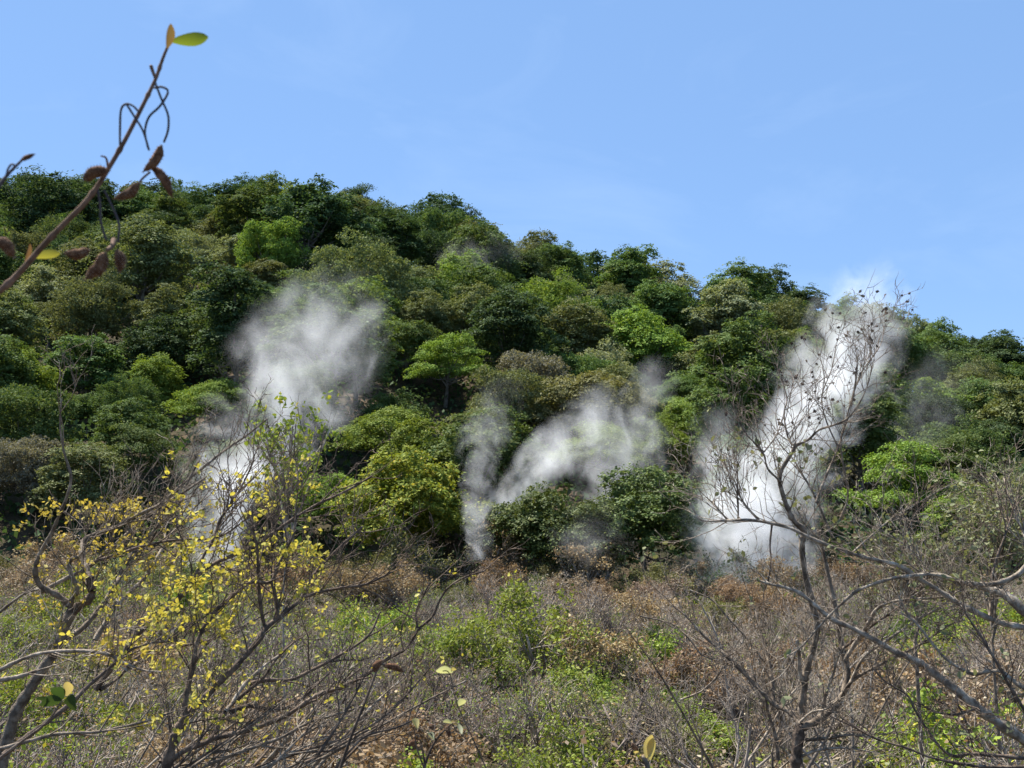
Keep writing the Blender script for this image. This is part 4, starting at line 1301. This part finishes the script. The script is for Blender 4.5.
# ------------------------------------------------------------------ steam
def steam(name, label, pts, Y, dens, seed, thick=1.0, nscale=.22, rough=.62, k=3.0, col=(1, 1, 1), aniso=.15, fade0=.04, fade1=.45, soft=.72):
    """pts: (px, py, half width px) from the vent upward; the plume is a bent column of vapour at distance Y, as deep as it is wide."""
    W = np.array([at(a, b, Y) for a, b, w in pts])
    R = np.array([w for a, b, w in pts]) * Y / FPX * 1.22
    z0, z1 = W[0][2], W[-1][2]
    Hh = z1 - z0
    base = np.array([W[0][0], Y, z0])
    x = W[:, 0] - base[0]
    z = (W[:, 2] - z0) / Hh
    # hull: rings around the bent axis
    n = 22
    zz = np.linspace(0, 1, n)
    xs, rs = np.interp(zz, z, x), np.interp(zz, z, R)
    kern = np.array([1, 2, 1.]) / 4
    for _ in range(2):
        xs[1:-1] = np.convolve(xs, kern, 'valid')
        rs[1:-1] = np.convolve(rs, kern, 'valid')
    rng = NP(seed)
    yd = np.interp(zz, [0, 1], [0, rs.max() * .25])
    sides = 16
    ang = np.arange(sides) / sides * 2 * math.pi
    V = np.stack([xs[:, None] + rs[:, None] * np.cos(ang), yd[:, None] + thick * rs[:, None] * np.sin(ang), np.repeat((zz * Hh)[:, None], sides, 1)], 2).reshape(-1, 3)
    ring = np.arange(sides)
    nx = (ring + 1) % sides
    Q = [np.stack([i * sides + ring, i * sides + nx, (i + 1) * sides + nx, (i + 1) * sides + ring], 1) for i in range(n - 1)]
    me = mesh_np(name, V, [np.concatenate(Q), ring[None, ::-1], ((n - 1) * sides + ring)[None, :]], None, smooth=True)
    o = obj(name, me, None, base)
    m, t, out = nt("vapour")
    N, L = t.nodes.new, t.links.new

    def math_(op, a, b=None, c=None, clamp=False):
        q = N("ShaderNodeMath")
        q.operation = op
        q.use_clamp = clamp
        for s, v in zip(q.inputs, (a, b, c)):
            if v is None:
                continue
            if isinstance(v, (int, float)):
                s.default_value = v
            else:
                L(v, s)
        return q.outputs[0]

    def curve(src, ys):
        lo, hi = float(min(ys)), float(max(ys))
        span = max(hi - lo, 1e-4)
        fc = N("ShaderNodeFloatCurve")
        c = fc.mapping.curves[0]
        sel = list(range(0, n, 3)) + ([n - 1] if (n - 1) % 3 else [])
        c.points[0].location = (0, (ys[0] - lo) / span)
        c.points[1].location = (1, (ys[-1] - lo) / span)
        for i in sel[1:-1]:
            c.points.new(float(zz[i]), float((ys[i] - lo) / span))
        fc.mapping.update()
        L(src, fc.inputs["Value"])
        return math_('MULTIPLY_ADD', fc.outputs[0], span, lo)

    tc, sep = N("ShaderNodeTexCoord"), N("ShaderNodeSeparateXYZ")
    nz = N("ShaderNodeTexNoise")
    nz.noise_dimensions = '4D'
    nz.inputs["W"].default_value = seed * 3.7
    nz.inputs["Scale"].default_value = nscale
    nz.inputs["Detail"].default_value = 6.0
    nz.inputs["Roughness"].default_value = rough
    nz.inputs["Distortion"].default_value = 1.1
    tilt = math.atan2(x[-1] - x[0], Hh)
    mpp = N("ShaderNodeMapping")
    mpp.vector_type = 'POINT'
    mpp.inputs["Rotation"].default_value = (0, -tilt, 0)
    mpp.inputs["Scale"].default_value = (1, 1, .85)
    L(tc.outputs["Object"], mpp.inputs["Vector"])
    L(mpp.outputs[0], nz.inputs["Vector"])
    L(tc.outputs["Object"], sep.inputs[0])
    zn = math_('DIVIDE', sep.outputs[2], Hh, clamp=True)
    cx, cr = curve(zn, xs), curve(zn, rs)
    dx = math_('SUBTRACT', sep.outputs[0], cx)
    dy = math_('DIVIDE', math_('SUBTRACT', sep.outputs[1], math_('MULTIPLY', zn, float(yd[-1]))), thick)
    rr = math_('DIVIDE', math_('SQRT', math_('ADD', math_('MULTIPLY', dx, dx), math_('MULTIPLY', dy, dy))), cr)
    edge = math_('SUBTRACT', soft, rr)
    nn = math_('MULTIPLY', math_('SUBTRACT', nz.outputs["Fac"], .52), k * 2.0)
    body = math_('ADD', edge, nn)
    lim = math_('MULTIPLY', math_('SUBTRACT', 1.0, rr), 4.0, clamp=True)
    f0 = math_('DIVIDE', zn, fade0, clamp=True)
    f1 = math_('DIVIDE', math_('SUBTRACT', 1.0, zn), fade1, clamp=True)
    d = math_('MULTIPLY', math_('MULTIPLY', math_('MULTIPLY', math_('POWER', math_('MAXIMUM', body, 0.0), 1.35), lim), math_('MULTIPLY', math_('MULTIPLY', f0, f1), math_('POWER', math_('DIVIDE', float(max(rs)), cr), .9))), dens)
    vol = N("ShaderNodeVolumePrincipled")
    vol.inputs["Color"].default_value = (*col, 1)
    vol.inputs["Anisotropy"].default_value = aniso
    L(d, vol.inputs["Density"])
    L(vol.outputs[0], out.inputs["Volume"])
    # the skin of the plume lets all light through; its body is the vapour inside
    tr, rgb = N("ShaderNodeBsdfTransparent"), N("ShaderNodeRGB")
    rgb.outputs[0].default_value = (1, 1, 1, 1)
    L(rgb.outputs[0], tr.inputs["Color"])
    L(tr.outputs[0], out.inputs["Surface"])
    me.materials.append(m)
    tag(o, label, "steam plume", "steam plumes rising from the vents")
    return o


YF = max(q['Y'] for q in TREES if 'foot tree' in q['short'] and 'dark' in q['short'])
steam("steam_plume", "broad white steam plume at the left, leaning right and widening at its top",
      [(206, 592, 30), (216, 535, 36), (233, 485, 50), (258, 438, 68), (284, 396, 76), (306, 352, 80), (320, 312, 74), (330, 278, 50), (336, 252, 26)], 67, .25, 1, nscale=.30, fade1=.62, k=3.0, soft=.88)
steam("steam_plume", "thin pale vertical steam plume rising straight up in the centre",
      [(480, 562, 14), (478, 520, 17), (476, 480, 21), (482, 440, 27), (494, 405, 28), (508, 370, 20)], 65, .26, 2, nscale=.7, fade1=.6, k=2.4, soft=.85)
steam("steam_plume", "slanting white steam plume rising to the right just above the dark tufted tree",
      [(496, 520, 14), (512, 500, 26), (536, 478, 36), (562, 452, 42), (584, 424, 40), (596, 398, 26), (602, 380, 14)], YF + 5, .30, 3, nscale=.42, fade1=.55, k=2.3, soft=.9)
steam("steam_plume", "pale drifting steam plume above the glossy dark foot tree, thinning upward",
      [(606, 510, 26), (612, 480, 46), (624, 450, 52), (638, 415, 44), (650, 385, 32), (660, 352, 18)], YF + 6, .14, 9, nscale=.42, fade1=.6, k=2.5, soft=.85)
steam("steam_plume", "large bright white steam plume at the right, tallest of all, crossing the skyline",
      [(758, 592, 52), (760, 545, 58), (768, 500, 58), (790, 455, 56), (816, 410, 56), (842, 365, 56), (859, 322, 52), (871, 285, 44), (886, 250, 32)], 70, .37, 4, nscale=.36, fade1=.40, k=3.0, soft=.92)
steam("steam_plume", "low lobe of steam billowing left of the large eastern plume",
      [(722, 590, 40), (724, 545, 44), (726, 500, 44), (726, 462, 42), (724, 430, 34), (722, 400, 20)], 71, .42, 5, nscale=.42, fade1=.5, k=2.5, soft=.85)
steam("steam_plume", "faint grey veil of steam drifting over the dark trees right of the large plume",
      [(905, 470, 30), (915, 430, 48), (932, 395, 56), (945, 362, 50), (955, 335, 34)], 100, .042, 6, nscale=.26, fade1=.5, fade0=.3)
steam("steam_plume", "faint wisp of steam high on the slope below the tall round skyline tree",
      [(470, 305, 24), (478, 275, 44), (492, 248, 50), (505, 225, 34)], 180, .035, 7, nscale=.14, fade1=.5, fade0=.3)
steam("steam_plume", "faint low puff of steam in front of the dark tufted tree at the slope foot",
      [(590, 570, 28), (590, 545, 40), (588, 515, 42), (584, 485, 28)], 66, .035, 8, nscale=.5, fade1=.5, fade0=.25)

# ------------------------------------------------------------------ light, sky, camera
SUN_EL, SUN_AZ = rad(58), rad(-47)          # azimuth from +Y (into the picture), clockwise; negative = to the left
sd = Vector((math.sin(SUN_AZ) * math.cos(SUN_EL), math.cos(SUN_AZ) * math.cos(SUN_EL), math.sin(SUN_EL)))
sl = bpy.data.lights.new("sun", 'SUN')
sl.energy = 5.0
sl.angle = rad(.53)
sl.color = (1.0, .955, .88)
so = bpy.data.objects.new("sun", sl)
C.objects.link(so)
so.rotation_euler = sd.to_track_quat('Z', 'Y').to_euler()
so.location = (-60, 30, 120)

w = bpy.data.worlds.new("World")
SC.world = w
w.use_nodes = True
t = w.node_tree
t.nodes.clear()
N, L = t.nodes.new, t.links.new
sky = N("ShaderNodeTexSky")
sky.sky_type = 'NISHITA'
sky.sun_disc = False
sky.sun_elevation = SUN_EL
sky.sun_rotation = SUN_AZ
sky.altitude = 1500
sky.air_density = .85
sky.dust_density = .25
sky.ozone_density = 3.0
bg, wo = N("ShaderNodeBackground"), N("ShaderNodeOutputWorld")
bg.inputs["Strength"].default_value = .109
# thin cirrus, fixed in the sky
tc, mp, nz, nz2, rp = N("ShaderNodeTexCoord"), N("ShaderNodeMapping"), N("ShaderNodeTexNoise"), N("ShaderNodeTexNoise"), N("ShaderNodeValToRGB")
mp.inputs["Rotation"].default_value = (0, rad(24), 0)
mp.inputs["Scale"].default_value = (1.0, 1.0, 2.6)
nz.inputs["Scale"].default_value = 4.2
nz.inputs["Detail"].default_value = 7
nz.inputs["Roughness"].default_value = .58
nz.inputs["Distortion"].default_value = .7
L(tc.outputs["Generated"], mp.inputs[0])
L(mp.outputs[0], nz.inputs["Vector"])
rp.color_ramp.elements[0].position = .50
rp.color_ramp.elements[1].position = .85
rp.color_ramp.elements[0].color = (0, 0, 0, 1)
rp.color_ramp.elements[1].color = (.14, .14, .14, 1)
L(nz.outputs["Fac"], rp.inputs[0])
mx = N("ShaderNodeMix")
mx.data_type = 'RGBA'
L(rp.outputs[0], mx.inputs[0])
hs = N("ShaderNodeHueSaturation")
hs.inputs["Saturation"].default_value = 1.02
L(sky.outputs[0], hs.inputs["Color"])
ev = N("ShaderNodeMix")
ev.data_type = 'RGBA'
ev.inputs[0].default_value = .75
L(hs.outputs[0], ev.inputs[6])
ev.inputs[7].default_value = (1.02, 1.84, 3.36, 1)
L(ev.outputs[2], mx.inputs[6])
mx.inputs[7].default_value = (3.4, 4.2, 5.4, 1)
L(mx.outputs[2], bg.inputs["Color"])
L(bg.outputs[0], wo.inputs["Surface"])

cd = bpy.data.cameras.new("camera")
co = bpy.data.objects.new("camera", cd)
C.objects.link(co)
co.location = EYE
co.rotation_euler = (math.pi / 2 + PITCH, 0, 0)
cd.sensor_width = 36
cd.lens = FPX / 1024 * 36
cd.clip_start = .05
cd.clip_end = 8000
cd.dof.use_dof = True
cd.dof.focus_distance = 60
cd.dof.aperture_fstop = 13
SC.camera = co
SC.view_settings.view_transform = 'Standard'
SC.view_settings.look = 'None'
SC.view_settings.exposure = 1.24
SC.view_settings.gamma = 1
SC.cycles.use_denoising = True
SC.cycles.denoiser = 'OPENIMAGEDENOISE'
SC.cycles.denoising_input_passes = 'RGB_ALBEDO_NORMAL'
SC.cycles.max_bounces = 8
SC.cycles.diffuse_bounces = 4
SC.cycles.transmission_bounces = 6
SC.cycles.transparent_max_bounces = 24
SC.cycles.volume_bounces = 4
SC.cycles.volume_step_rate = .3
SC.cycles.volume_max_steps = 256
